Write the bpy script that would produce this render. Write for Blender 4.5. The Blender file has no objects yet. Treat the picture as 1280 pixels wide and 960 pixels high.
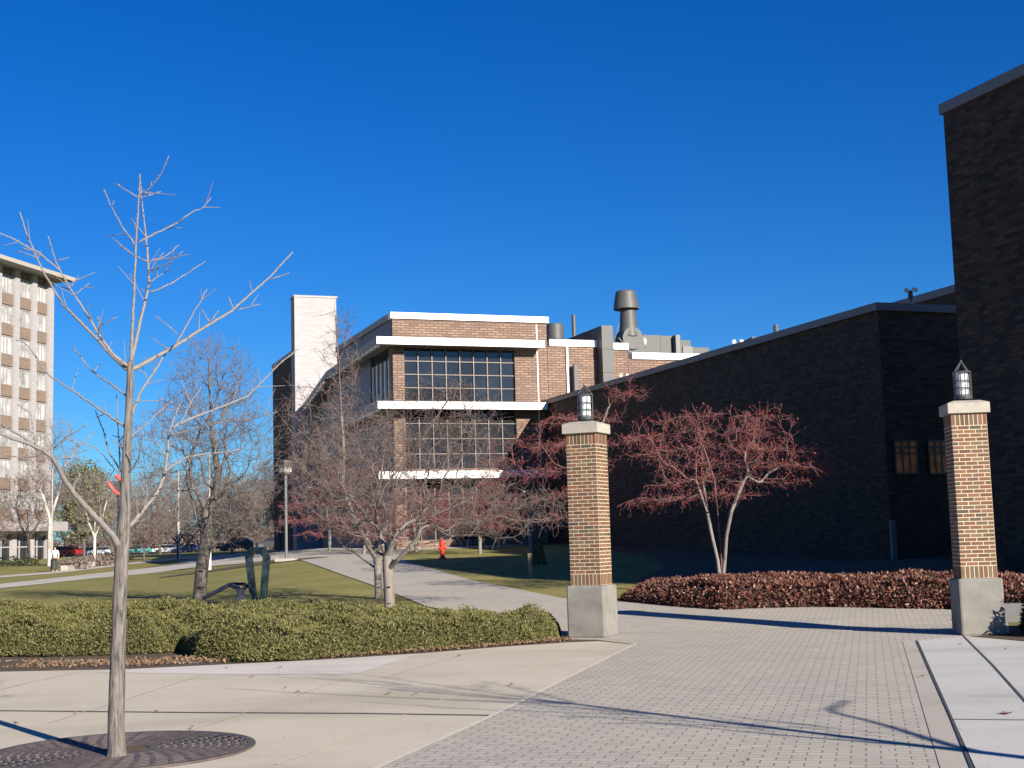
import bpy, math, random
import numpy as np
from mathutils import Vector, Matrix
random.seed(7); rng = np.random.default_rng(7)
S = bpy.context.scene
COL = S.collection
rad = math.radians

# ------------------------------------------------------------------ camera
FPX, CAMH = 1700.0, 1.7
PITCH = math.atan(197/FPX); ROLL = rad(1.64)
CX = np.array([1, 0, 0.]); CF = np.array([0, math.cos(PITCH), math.sin(PITCH)]); CU = np.array([0, -math.sin(PITCH), math.cos(PITCH)])
CR = math.cos(ROLL)*CX - math.sin(ROLL)*CU; CUP = math.cos(ROLL)*CU + math.sin(ROLL)*CX
CC = np.array([0, 0, CAMH])
cd = bpy.data.cameras.new('camera'); cam = bpy.data.objects.new('camera', cd); COL.objects.link(cam)
cd.sensor_width = 36; cd.lens = FPX/1280*36; cd.clip_end = 6000; cd.clip_start = .1
cam.matrix_world = Matrix(((CR[0], CUP[0], -CF[0], 0), (CR[1], CUP[1], -CF[1], 0), (CR[2], CUP[2], -CF[2], CAMH), (0, 0, 0, 1)))
S.camera = cam

def ray(x, y): return CF + (x-640)/FPX*CR + (480-y)/FPX*CUP
def T(x, y):                                   # terrain height
    a = x/max(y, 20.); t = min(1, max(0, (a+.30)/.17)); t = t*t*(3-2*t)
    zl = .0075*max(0, min(y, 94)-25)+.0155*max(0, min(y, 147)-94)
    zm = .028*max(0, min(y, 83)-25)
    return zl*(1-t)+zm*t
def G(x, y):                                   # where a sight line meets the terrain
    d = ray(x, y); t = 3.
    while t < 500:
        q = CC+d*t
        if q[2] < T(q[0], q[1]): break
        t *= 1.0015
    return q
def gat(x, Y):                                 # ground point at image column x and distance Y
    y = 760.
    for _ in range(4):
        d = ray(x, y); q = CC+d*(Y/d[1]); z = T(q[0], q[1]); y = proj((q[0], q[1], z))[1]
    return np.array([q[0], q[1], z])
def at(x, y, Y): d = ray(x, y); return CC+d*(Y/d[1])
def proj(w):
    d = np.array(w)-CC; k = d@CF; return 640+FPX*(d@CR)/k, 480-FPX*(d@CUP)/k
def onpl(x, y, q, n): d = ray(x, y); return CC+d*(((q-CC)@n)/(d@n))

# ------------------------------------------------------------------ materials
def nt(name):
    m = bpy.data.materials.new(name); m.use_nodes = True
    t = m.node_tree; b = t.nodes['Principled BSDF']; return m, t, b
def ramp(t, fac, stops):
    r = t.nodes.new('ShaderNodeValToRGB'); t.links.new(fac, r.inputs[0])
    e = r.color_ramp.elements
    while len(e) < len(stops): e.new(.5)
    for i, (p, c) in enumerate(stops): e[i].position = p; e[i].color = (*c, 1)
    return r.outputs[0]
def noise(t, scale, detail=6, rough=.6, vec=None, off=0):
    n = t.nodes.new('ShaderNodeTexNoise'); n.inputs['Scale'].default_value = scale; n.inputs['Detail'].default_value = detail; n.inputs['Roughness'].default_value = rough
    if vec is None:
        vec = t.nodes.new('ShaderNodeNewGeometry').outputs['Position']
    t.links.new(vec, n.inputs['Vector']); return n.outputs['Fac']
def mapping(t, vec, rot=(0, 0, 0), sc=(1, 1, 1), loc=(0, 0, 0)):
    m = t.nodes.new('ShaderNodeMapping'); m.inputs['Rotation'].default_value = rot; m.inputs['Scale'].default_value = sc; m.inputs['Location'].default_value = loc
    t.links.new(vec, m.inputs['Vector']); return m.outputs[0]
def pos(t): return t.nodes.new('ShaderNodeNewGeometry').outputs['Position']
def mixc(t, fac, a, b, mode='MIX'):
    m = t.nodes.new('ShaderNodeMix'); m.data_type = 'RGBA'; m.blend_type = mode
    for inp, v in ((m.inputs[0], fac), (m.inputs[6], a), (m.inputs[7], b)):
        if isinstance(v, (int, float)): inp.default_value = v
        elif isinstance(v, tuple): inp.default_value = (*v, 1)
        else: t.links.new(v, inp)
    return m.outputs[2]
def bump(t, b, h, strength=.3, dist=.01):
    n = t.nodes.new('ShaderNodeBump'); n.inputs['Strength'].default_value = strength; n.inputs['Distance'].default_value = dist
    t.links.new(h, n.inputs['Height']); t.links.new(n.outputs[0], b.inputs['Normal'])
def plain(name, c, rough=.7, var=.15, scale=6, metal=0, bmp=.0):
    m, t, b = nt(name); f = noise(t, scale)
    c0 = tuple(x*(1-var) for x in c); c1 = tuple(min(1, x*(1+var)) for x in c)
    t.links.new(ramp(t, f, [(.3, c0), (.7, c1)]), b.inputs['Base Color'])
    b.inputs['Roughness'].default_value = rough; b.inputs['Metallic'].default_value = metal
    if bmp: bump(t, b, noise(t, scale*6), bmp, .01)
    return m
def island(name, stops, rough=.7, noisy=.25):
    m, t, b = nt(name); g = t.nodes.new('ShaderNodeNewGeometry')
    c = ramp(t, g.outputs['Random Per Island'], stops)
    n = ramp(t, noise(t, 30), [(.3, (1-noisy,)*3), (.7, (1, 1, 1))])
    t.links.new(mixc(t, 1., c, n, 'MULTIPLY'), b.inputs['Base Color']); b.inputs['Roughness'].default_value = rough
    return m
def wallbrick(name, c1, c2, mort, bw=.21, bh=.072, msz=.010, blotch=.3, rough=.85, bias=0.):
    m, t, b = nt(name); uv = t.nodes.new('ShaderNodeUVMap').outputs[0]
    k = t.nodes.new('ShaderNodeTexBrick'); t.links.new(uv, k.inputs['Vector'])
    k.inputs['Scale'].default_value = 1; k.inputs['Brick Width'].default_value = bw; k.inputs['Row Height'].default_value = bh
    k.inputs['Mortar Size'].default_value = msz; k.inputs['Mortar Smooth'].default_value = .2; k.inputs['Bias'].default_value = bias
    k.inputs['Color1'].default_value = (*c1, 1); k.inputs['Color2'].default_value = (*c2, 1); k.inputs['Mortar'].default_value = (*mort, 1)
    f = ramp(t, noise(t, .9, 8, .7), [(.25, (1-blotch,)*3), (.75, (1.0,)*3)])
    t.links.new(mixc(t, 1., k.outputs['Color'], f, 'MULTIPLY'), b.inputs['Base Color']); b.inputs['Roughness'].default_value = rough
    bump(t, b, k.outputs['Fac'], -.4, .01)
    return m
M = {}
M['brick'] = wallbrick('tan_brick', (.35, .215, .145), (.20, .12, .085), (.12, .085, .072), .50, .145, .036, .22)
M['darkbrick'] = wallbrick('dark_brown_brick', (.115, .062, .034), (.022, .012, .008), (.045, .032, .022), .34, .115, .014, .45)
M['whitebrick'] = wallbrick('white_glazed_brick', (.40, .375, .38), (.33, .31, .315), (.27, .255, .26), .6, .12, .012, .08)
M['dormbrick'] = wallbrick('dorm_brick', (.24, .165, .115), (.16, .11, .085), (.20, .16, .13), .3, .1, .015, .1)
M['pillarbrick'] = island('pillar_bricks', [(0, (.10, .054, .03)), (.25, (.17, .068, .037)), (.5, (.135, .085, .04)), (.7, (.22, .10, .052)), (.85, (.065, .05, .04)), (1, (.20, .135, .068))], .8)
M['mortar'] = plain('mortar', (.55, .47, .35), .95, .1, 20)
M['stone'] = plain('cast_stone', (.34, .31, .265), .85, .14, 5, bmp=.2)
M['blockstone'] = plain('weathered_cast_concrete', (.19, .178, .16), .9, .22, 3, bmp=.3)
M['white'] = plain('white_metal', (.86, .86, .86), .45, .03)
M['fascia'] = plain('grey_fascia', (.30, .27, .26), .6, .1)
M['coping'] = plain('grey_metal_coping', (.17, .145, .145), .5, .1)
M['soffit'] = plain('grey_soffit', (.22, .22, .23), .7, .05)
M['navywall'] = plain('blue_grey_panel', (.075, .085, .125), .5, .12, .8)
M['mullion'] = plain('brown_mullion', (.15, .115, .10), .5, .1)
M['duct'] = plain('duct_metal', (.072, .072, .070), .55, .08, 2)
M['greymetal'] = plain('grey_metal', (.12, .12, .122), .45, .08)
M['blackmetal'] = plain('black_metal', (.045, .048, .05), .45, .1)
M['steel'] = plain('galvanised_steel', (.5, .5, .5), .4, .08, metal=.6)
M['wood'] = plain('wooden_post', (.30, .22, .12), .9, .2, 20)
M['orange'] = None
def glassm(name, c, rough, var=.3, scale=.25, spec=.5):
    m, t, b = nt(name)
    t.links.new(ramp(t, noise(t, scale, 3), [(.35, tuple(x*(1-var) for x in c)), (.65, tuple(x*(1+var) for x in c))]), b.inputs['Base Color'])
    b.inputs['Roughness'].default_value = rough; b.inputs['Specular IOR Level'].default_value = spec; b.inputs['IOR'].default_value = 1.6
    return m
M['glass'] = glassm('dark_window_glass', (.020, .022, .028), .05, spec=.45)
M['dormglass'] = glassm('window_with_pale_curtain', (.35, .37, .36), .1, .5, .7)
M['darkglass'] = glassm('dark_glass', (.02, .02, .025), .06)
def emis(name, c, s):
    m, t, b = nt(name)
    f = ramp(t, noise(t, 2.5, 3), [(.35, tuple(x*.3 for x in c)), (.65, c)])
    b.inputs['Base Color'].default_value = (.02, .015, .01, 1)
    t.links.new(f, b.inputs['Emission Color']); b.inputs['Emission Strength'].default_value = s
    return m
M['litwin'] = emis('lit_window', (.9, .45, .16), .022)
# bark
def bark(name, c, sc=12, var=.35, stretch=.15):
    m, t, b = nt(name); v = mapping(t, pos(t), sc=(1, 1, stretch))
    f = noise(t, sc, 8, .7, v)
    t.links.new(ramp(t, f, [(.3, tuple(x*(1-var) for x in c)), (.7, tuple(min(1, x*(1+var)) for x in c))]), b.inputs['Base Color'])
    b.inputs['Roughness'].default_value = .9; bump(t, b, f, .6, .01)
    return m
def nearbark():
    m, t, b = nt('pale_fissured_bark'); v = mapping(t, pos(t), sc=(1, 1, .10))
    f = noise(t, 55, 6, .65, v); g_ = noise(t, 9, 5, .6, mapping(t, pos(t), sc=(1, 1, .5)))
    c = ramp(t, f, [(.35, (.035, .03, .028)), (.45, (.12, .105, .095)), (.58, (.18, .16, .148)), (.8, (.26, .235, .22))])
    t.links.new(mixc(t, 1., c, ramp(t, g_, [(.3, (.72, .72, .72)), (.6, (1.05, 1.03, 1.0))]), 'MULTIPLY'), b.inputs['Base Color'])
    b.inputs['Roughness'].default_value = .95; bump(t, b, f, .9, .012); return m
M['bark_near'] = nearbark()
M['twig_near'] = plain('pale_grey_twig', (.195, .175, .165), .85, .2, 30)
M['bark_grey'] = bark('grey_brown_bark', (.14, .12, .10), 14)
M['twig_grey'] = plain('grey_twig', (.15, .125, .115), .9, .25, 3)
M['bark_crab'] = bark('crabapple_bark', (.19, .165, .145), 14)
M['twig_crab'] = plain('reddish_twig', (.14, .108, .098), .9, .3, 3)
M['twig_red'] = plain('pinkish_twig', (.17, .088, .085), .9, .3, 3)
M['twig_far'] = plain('brown_twig', (.17, .125, .11), .95, .25, .5)
M['twig_far2'] = plain('grey_far_twig', (.20, .165, .15), .95, .25, .5)
M['bark_white'] = bark('white_bark', (.52, .47, .42), 8)
M['bark_dark'] = bark('dark_bark', (.10, .08, .07), 8)
M['berry'] = island('red_berries', [(0, (.26, .022, .022)), (.5, (.36, .04, .035)), (1, (.17, .02, .022))], .6)
M['hedge'] = island('juniper_foliage', [(0, (.055, .060, .018)), (.35, (.115, .118, .032)), (.7, (.18, .175, .048)), (.92, (.26, .215, .08)), (1, (.20, .13, .07))], .8, .3)
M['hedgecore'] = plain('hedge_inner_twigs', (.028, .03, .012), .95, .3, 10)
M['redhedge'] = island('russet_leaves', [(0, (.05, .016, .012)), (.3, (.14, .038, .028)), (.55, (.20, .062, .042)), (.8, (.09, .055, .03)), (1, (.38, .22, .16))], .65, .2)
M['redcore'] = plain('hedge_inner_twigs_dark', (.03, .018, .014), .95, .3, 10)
M['deepgreen'] = island('dark_green_needles', [(0, (.012, .02, .008)), (1, (.03, .045, .016))], .8)
M['yellowgreen'] = island('yellow_green_foliage', [(0, (.09, .10, .035)), (1, (.19, .18, .07))], .8)
M['litter'] = island('dry_leaves', [(0, (.16, .085, .045)), (.5, (.27, .165, .09)), (1, (.10, .06, .04))], .8)
M['gravel'] = island('pale_stones', [(0, (.2, .18, .16)), (1, (.36, .33, .29))], .9)
# ground
def grassm():
    m, t, b = nt('lawn_grass')
    n1 = noise(t, .35, 8, .65); n2 = noise(t, 9, 6, .8)
    c = ramp(t, n1, [(.3, (.150, .160, .042)), (.5, (.215, .205, .066)), (.72, (.285, .25, .10))])
    d = ramp(t, n2, [(.3, (.62, .62, .55)), (.7, (1.25, 1.2, 1.15))])
    c = mixc(t, ramp(t, noise(t, 1.7, 7, .75), [(.48, (0, 0, 0)), (.66, (.65, .65, .65))]), c, (.30, .24, .115))
    t.links.new(mixc(t, 1., c, d, 'MULTIPLY'), b.inputs['Base Color']); b.inputs['Roughness'].default_value = .95
    b.inputs['Specular IOR Level'].default_value = .15
    bump(t, b, n2, .35, .03)
    return m
M['grass'] = grassm()
def concm(name, c, warm=.1):
    m, t, b = nt(name)
    n1 = noise(t, .6, 8, .7); n2 = noise(t, 60, 4, .8)
    col = ramp(t, n1, [(.25, tuple(x*.90 for x in c)), (.5, c), (.8, tuple(x*1.07 for x in c))])
    sp = ramp(t, n2, [(.30, (.80, .79, .78)), (.48, (1, 1, 1)), (.7, (1.07, 1.07, 1.07))])
    spots = t.nodes.new('ShaderNodeTexVoronoi'); spots.inputs['Scale'].default_value = 3.1; t.links.new(pos(t), spots.inputs['Vector'])
    sd = ramp(t, spots.outputs['Distance'], [(.035, (.72, .70, .68)), (.06, (1, 1, 1))])
    o = mixc(t, 1., mixc(t, 1., col, sp, 'MULTIPLY'), sd, 'MULTIPLY')
    st = t.nodes.new('ShaderNodeTexNoise'); st.inputs['Scale'].default_value = .22; st.inputs['Detail'].default_value = 9; t.links.new(mapping(t, pos(t), sc=(1, 2.5, 1)), st.inputs['Vector'])
    o = mixc(t, 1., o, ramp(t, st.outputs['Fac'], [(.33, (.80, .79, .77)), (.5, (.98, .98, .97)), (.7, (1.04, 1.03, 1.02))]), 'MULTIPLY')
    t.links.new(o, b.inputs['Base Color']); b.inputs['Roughness'].default_value = .9
    bump(t, b, n2, .35, .004)
    return m
M['conc'] = concm('exposed_tan_concrete', (.50, .44, .345))
M['concnew'] = concm('fresh_pale_concrete', (.57, .52, .475))
M['concgrey'] = concm('pale_grey_concrete', (.47, .455, .43))
M['concstrip'] = concm('grey_concrete_band', (.40, .36, .31))
M['joint'] = plain('joint_filler', (.045, .045, .055), .9, .3, 10)
M['jointlight'] = plain('sawn_joint', (.56, .50, .42), .9, .15, 10)
M['farpath'] = concm('path_concrete', (.46, .42, .36))
M['asphalt'] = plain('asphalt', (.10, .10, .10), .9, .2, 2)
M['mulch'] = plain('bare_soil_mulch', (.080, .050, .028), .95, .45, 14, bmp=.8)
def paverm():
    m, t, b = nt('interlocking_brick_pavers')
    v = mapping(t, pos(t), rot=(0, 0, rad(14.4)))
    k = t.nodes.new('ShaderNodeTexBrick'); k.offset = .5
    # rows run across the walk; wobble the lookup so that the pavers interlock in a zigzag
    w = t.nodes.new('ShaderNodeTexWave'); w.wave_type = 'BANDS'; w.bands_direction = 'X'; w.wave_profile = 'TRI'; w.inputs['Scale'].default_value = 1/.11*.5/1.0; w.inputs['Distortion'].default_value = 0
    t.links.new(v, w.inputs['Vector'])
    cmb = t.nodes.new('ShaderNodeCombineXYZ'); mm = t.nodes.new('ShaderNodeMath'); mm.operation = 'MULTIPLY'; mm.inputs[1].default_value = .022
    t.links.new(w.outputs['Fac'], mm.inputs[0]); t.links.new(mm.outputs[0], cmb.inputs[1])
    va = t.nodes.new('ShaderNodeVectorMath'); va.operation = 'ADD'; t.links.new(v, va.inputs[0]); t.links.new(cmb.outputs[0], va.inputs[1])
    t.links.new(va.outputs[0], k.inputs['Vector'])
    k.inputs['Scale'].default_value = 1; k.inputs['Brick Width'].default_value = .22; k.inputs['Row Height'].default_value = .13
    k.inputs['Mortar Size'].default_value = .0085; k.inputs['Mortar Smooth'].default_value = .3; k.inputs['Bias'].default_value = 0
    k.inputs['Color1'].default_value = (.46, .415, .345, 1); k.inputs['Color2'].default_value = (.39, .355, .298, 1); k.inputs['Mortar'].default_value = (.20, .175, .155, 1)
    f = ramp(t, noise(t, .5, 8, .7), [(.25, (.88, .88, .9)), (.5, (1, 1, 1)), (.75, (1.08, 1.05, 1.03))])
    f2 = ramp(t, noise(t, 70, 3, .8), [(.3, (.86,)*3), (.7, (1.06,)*3)])
    o = mixc(t, 1., mixc(t, 1., k.outputs['Color'], f, 'MULTIPLY'), f2, 'MULTIPLY')
    t.links.new(o, b.inputs['Base Color']); b.inputs['Roughness'].default_value = .88
    bump(t, b, k.outputs['Fac'], -.8, .012)
    return m
M['paver'] = paverm()

# ------------------------------------------------------------------ object helpers
ROOT = {}
def tag(o, label=None, cat=None, group=None, kind=None):
    if label: o['label'] = label
    if cat: o['category'] = cat
    if group: o['group'] = group
    if kind: o['kind'] = kind
    return o
def thing(name, loc, label, cat, group=None):
    o = bpy.data.objects.new(name, None); COL.objects.link(o); o.location = tuple(loc); o.empty_display_size = .2
    ROOT[o] = np.array(loc, float); return tag(o, label, cat, group)
def link(name, me, parent=None, loc=None):
    o = bpy.data.objects.new(name, me); COL.objects.link(o)
    if parent is not None: o.parent = parent; ROOT[o] = ROOT[parent]
    else: o.location = tuple(loc) if loc is not None else (0, 0, 0); ROOT[o] = np.array(o.location)
    return o
class MB:
    def __init__(s): s.v = []; s.f = []
    def poly(s, pts):
        i = len(s.v); s.v += [tuple(map(float, p)) for p in pts]; s.f.append(tuple(range(i, i+len(pts)))); return s
    def box(s, c, size, rz=0, mat=None):
        hx, hy, hz = [k/2 for k in size]; ca, sa = math.cos(rz), math.sin(rz); i = len(s.v)
        for dz in (-hz, hz):
            for dx, dy in ((-hx, -hy), (hx, -hy), (hx, hy), (-hx, hy)):
                s.v.append((c[0]+dx*ca-dy*sa, c[1]+dx*sa+dy*ca, c[2]+dz))
        s.f += [tuple(i+k for k in q) for q in ((0, 3, 2, 1), (4, 5, 6, 7), (0, 1, 5, 4), (1, 2, 6, 5), (2, 3, 7, 6), (3, 0, 4, 7))]; return s
    def obox(s, O, A, B, a0, a1, b0, b1, z0, z1):       # box in a building frame
        i = len(s.v)
        for z in (z0, z1):
            for a, b in ((a0, b0), (a0, b1), (a1, b1), (a1, b0)):
                p = O[:2]+A[:2]*a+B[:2]*b; s.v.append((p[0], p[1], z))
        s.f += [tuple(i+k for k in q) for q in ((0, 3, 2, 1), (4, 5, 6, 7), (0, 1, 5, 4), (1, 2, 6, 5), (2, 3, 7, 6), (3, 0, 4, 7))]; return s
    def prism(s, pts, z0, z1):                          # plan polygon extruded upward (counter-clockwise)
        n = len(pts); i = len(s.v)
        zs0 = z0 if hasattr(z0, '__len__') else [z0]*n; zs1 = z1 if hasattr(z1, '__len__') else [z1]*n
        for k, p in enumerate(pts): s.v.append((p[0], p[1], zs0[k]))
        for k, p in enumerate(pts): s.v.append((p[0], p[1], zs1[k]))
        s.f.append(tuple(i+n-1-k for k in range(n))); s.f.append(tuple(i+n+k for k in range(n)))
        for k in range(n): s.f.append((i+k, i+(k+1) % n, i+n+(k+1) % n, i+n+k))
        return s
    def hexa(s, p):                                     # 8 corners: bottom 4, top 4
        i = len(s.v); s.v += [tuple(map(float, q)) for q in p]
        s.f += [tuple(i+k for k in q) for q in ((0, 3, 2, 1), (4, 5, 6, 7), (0, 1, 5, 4), (1, 2, 6, 5), (2, 3, 7, 6), (3, 0, 4, 7))]; return s
    def tube(s, pts, rs, n=8, caps=True):
        pts = [np.array(p, float) for p in pts]
        if not hasattr(rs, '__len__'): rs = [rs]*len(pts)
        i0 = len(s.v); prev = None
        for k, p in enumerate(pts):
            d = pts[min(k+1, len(pts)-1)]-pts[max(k-1, 0)]; d = d/(np.linalg.norm(d)+1e-9)
            if prev is None:
                u = np.cross(d, [0, 0, 1.]) if abs(d[2]) < .9 else np.cross(d, [1., 0, 0])
            else: u = prev-d*(prev@d)
            u = u/np.linalg.norm(u); prev = u; w = np.cross(d, u)
            for j in range(n):
                a = 2*math.pi*j/n; q = p+(u*math.cos(a)+w*math.sin(a))*rs[k]; s.v.append(tuple(q))
        for k in range(len(pts)-1):
            for j in range(n):
                a = i0+k*n+j; b = i0+k*n+(j+1) % n; s.f.append((a, b, b+n, a+n))
        if caps:
            s.f.append(tuple(i0+n-1-j for j in range(n))); s.f.append(tuple(i0+(len(pts)-1)*n+j for j in range(n)))
        return s
    def lathe(s, c, prof, n=24):
        i0 = len(s.v)
        for r, z in prof:
            for j in range(n): a = 2*math.pi*j/n; s.v.append((c[0]+r*math.cos(a), c[1]+r*math.sin(a), c[2]+z))
        for k in range(len(prof)-1):
            for j in range(n):
                a = i0+k*n+j; b = i0+k*n+(j+1) % n; s.f.append((a, b, b+n, a+n))
        s.f.append(tuple(i0+n-1-j for j in range(n))); s.f.append(tuple(i0+(len(prof)-1)*n+j for j in range(n)))
        return s
    def build(s, name, mat, parent=None, loc=None, smooth=False, uv=True, bevel=0):
        me = bpy.data.meshes.new(name)
        off = ROOT[parent] if parent is not None else (np.array(loc, float) if loc is not None else np.zeros(3))
        V = np.array(s.v)-off; me.from_pydata(V.tolist(), [], s.f); me.update()
        if uv and len(s.f) < 60000:
            l = me.uv_layers.new(name='UVMap'); W = np.array(s.v)
            for p in me.polygons:
                n = p.normal; tx = Vector((-n.y, n.x, 0))
                if abs(n.z) > .8 or tx.length < 1e-4: tx = Vector((1, 0, 0)); ty = Vector((0, 1, 0))
                else: tx.normalize(); ty = Vector((0, 0, 1))
                for li in p.loop_indices:
                    w = W[me.loops[li].vertex_index]; l.data[li].uv = (w[0]*tx.x+w[1]*tx.y, w[0]*ty.x+w[1]*ty.y+w[2]*ty.z)
        if smooth: me.polygons.foreach_set('use_smooth', [True]*len(me.polygons))
        me.materials.append(mat); o = link(name, me, parent, loc)
        if bevel:
            md = o.modifiers.new('bevel', 'BEVEL'); md.width = bevel; md.segments = 2; md.limit_method = 'ANGLE'
        return o
def npmesh(name, V, F, mat, parent=None, loc=None, smooth=False):
    k = F.shape[1]; me = bpy.data.meshes.new(name)
    off = ROOT[parent] if parent is not None else (np.array(loc, float) if loc is not None else np.zeros(3))
    V = (V-off).astype(np.float32)
    me.vertices.add(len(V)); me.vertices.foreach_set('co', V.ravel())
    me.loops.add(F.size); me.loops.foreach_set('vertex_index', F.ravel().astype(np.int32))
    me.polygons.add(len(F)); me.polygons.foreach_set('loop_start', np.arange(0, F.size, k, dtype=np.int32)); me.polygons.foreach_set('loop_total', np.full(len(F), k, dtype=np.int32))
    if smooth: me.polygons.foreach_set('use_smooth', np.ones(len(F), bool))
    me.update(calc_edges=True); me.materials.append(mat)
    return link(name, me, parent, loc)
def copytree(o, loc, rz=0, sc=1, parent=None):
    c = o.copy(); COL.objects.link(c)
    if parent is None: c.location = tuple(loc); c.rotation_euler = (0, 0, rz); c.scale = (sc,)*3 if not hasattr(sc, '__len__') else sc
    else: c.parent = parent
    for ch in list(o.children): copytree(ch, None, parent=c)
    return c
def az(deg): a = rad(deg); return np.array([math.sin(a), math.cos(a), 0.])

# ------------------------------------------------------------------ terrain and paving
def axis(parts):
    out = []
    for a, b, st in parts: out += list(np.arange(a, b, st))
    return out+[parts[-1][1]]
gx = axis([(-1600, -400, 200), (-400, -100, 20), (-100, -40, 4), (-40, 30, 1), (30, 100, 5), (100, 400, 30), (400, 1600, 200)])
gy = axis([(-200, -20, 20), (-20, 110, 1), (110, 200, 5), (200, 400, 20), (400, 3600, 200)])
V = np.array([(x, y, T(x, y)) for y in gy for x in gx]); nx = len(gx)
F = np.array([(j*nx+i, j*nx+i+1, (j+1)*nx+i+1, (j+1)*nx+i) for j in range(len(gy)-1) for i in range(nx-1)])
tag(npmesh('ground', V, F, M['grass'], smooth=True), kind='structure')
def clip(poly, x0, x1, y0, y1):
    for ax, v, sg in ((0, x0, 1), (0, x1, -1), (1, y0, 1), (1, y1, -1)):
        out = []
        for i in range(len(poly)):
            a, b = poly[i-1], poly[i]; da, db = (a[ax]-v)*sg, (b[ax]-v)*sg
            if (da >= 0) != (db >= 0): t = da/(da-db); out.append((a[0]+(b[0]-a[0])*t, a[1]+(b[1]-a[1])*t))
            if db >= 0: out.append(b)
        poly = out
        if len(poly) < 3: return []
    return poly
def drape(name, poly, mat, off, kind='structure'):
    poly = [(float(p[0]), float(p[1])) for p in poly]
    ar = sum(poly[i-1][0]*poly[i][1]-poly[i][0]*poly[i-1][1] for i in range(len(poly)))
    if ar < 0: poly = poly[::-1]
    xs = [p[0] for p in poly]; ys = [p[1] for p in poly]; m = MB()
    flat = max(ys) < 25.01
    for j in range(len(gy)-1):
        if gy[j+1] < min(ys) or gy[j] > max(ys): continue
        row = clip(poly, -1e5, 1e5, gy[j], gy[j+1])
        if len(row) < 3: continue
        for i in range(nx-1):
            if gx[i+1] < min(xs) or gx[i] > max(xs): continue
            q = clip(row, gx[i], gx[i+1], gy[j], gy[j+1])
            if len(q) >= 3:
                a = abs(sum(q[k-1][0]*q[k][1]-q[k][0]*q[k-1][1] for k in range(len(q))))
                if a > 1e-6: m.poly([(x, y, T(x, y)+off+(0 if y < 25.5 else .012)) for x, y in q])
    return tag(m.build(name, mat, uv=False), kind=kind)
g = lambda *p: G(*p)[:2]
edge_bed = [g(0, 840), g(156, 837), g(280, 831), g(400, 825), g(527, 817), g(640, 808), g(709, 803.5)]
pv = [g(792, 806), g(730, 837), g(658, 875), g(560, 921), g(472, 960)]
hl = edge_bed[0]
drape('concrete_plaza', [hl-np.array([16, 3]), *edge_bed, g(747, 802), *pv, (-2.6, 5.5), (-4.6, -3), (-7, -18), (-60, -18), (-60, 12)], M['conc'], .004)
far_plaza = [(-14.5, 76.5), (-17, 84), (-26, 104), (-26, 118), (16, 118), (16, 82), (1.2, 80.3), (0, 76.5), (-5.6, 73.5)]
drape('brick_walkway', [(-4.6, -3), (-2.6, 5.5), *pv[::-1], g(747, 802)+np.array([0, .3]), g(705, 800), g(700, 792), g(640, 777), g(590, 770), g(534, 759), g(474, 735), g(420, 716), g(371, 699), *far_plaza,
      g(500, 694), g(500, 700), g(590, 726), g(706, 749), g(771, 751), g(870, 758), g(950, 758), g(1190, 759), g(1260, 776), g(1262, 792), g(1145, 802), g(1175, 960), (.3, -1), (-2, -10)], M['paver'], .008)
s0, s1 = g(1128, 802), g(1175, 960); s2, s3 = g(1145, 802), g(1213, 960)
dv = (s1-s0)/np.linalg.norm(s1-s0)
drape('concrete_band', [s0, s0+dv*26, s0+dv*26+np.array([.42, -.1]), s3, s2], M['concstrip'], .012)
drape('concrete_sidewalk', [s2+np.array([.03, 0]), g(1203, 796), g(1280, 803), g(1500, 818), (24, 14), (14, -16), s0+dv*34+np.array([.45, 0]), s0+dv*26+np.array([.45, -.1]), s3+np.array([.03, 0])], M['concgrey'], .014)
drape('new_concrete_patch', [g(156, 837.5), g(280, 831.5), g(400, 825.5), g(527, 817.5), g(490, 829), g(446, 843), g(300, 844), g(120, 841)], M['concnew'], .008)
def strip(name, pts, w, mat, off):
    P = [np.array(p[:2]) for p in pts]; L = []; R = []
    for i, p in enumerate(P):
        d = P[min(i+1, len(P)-1)]-P[max(i-1, 0)]; d = d/np.linalg.norm(d); n = np.array([-d[1], d[0]])*w/2; L.append(p+n); R.append(p-n)
    return drape(name, L+R[::-1], mat, off)
strip('expansion_joint', [g(-300, 886), g(0, 889.5), g(250, 892), g(450, 893), g(612, 895.5)], .045, M['joint'], .012)
strip('expansion_joint', [g(1191, 901.5), g(1290, 902.5)], .03, M['joint'], .018)
strip('expansion_joint', [g(1204, 796), g(1240, 832), g(1280, 877), g(1420, 1040)], .03, M['joint'], .018)
strip('expansion_joint', [g(1145.5, 802), g(1165, 846), g(1189, 899), g(1214, 960), s0+dv*26+np.array([.43, 0])], .024, M['joint'], .018)
strip('expansion_joint', [g(0, 937), g(200, 930), g(260, 930)], .012, M['jointlight'], .012)
for a in ([(796, 805), (700, 853), (606, 900.5), (470, 962), (330, 1030)],): strip('paving_edge_joint', [g(*q) for q in a], .04, M['jointlight'], .013)
for a in ([(738, 805), (606, 857), (510, 893), (400, 938), (344, 957)], [(448, 843), (400, 860), (320, 888), (237, 914)], [(262, 842), (210, 858), (156, 876), (60, 905)], [(610, 812), (560, 824), (480, 848)], [(100, 841), (40, 853), (0, 863)]):
    strip('sawn_joint', [g(*q) for q in a], .022, M['jointlight'], .012)
strip('sawn_joint', [g(1215, 872), g(1290, 872)], .015, M['concstrip'], .018)
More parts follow.
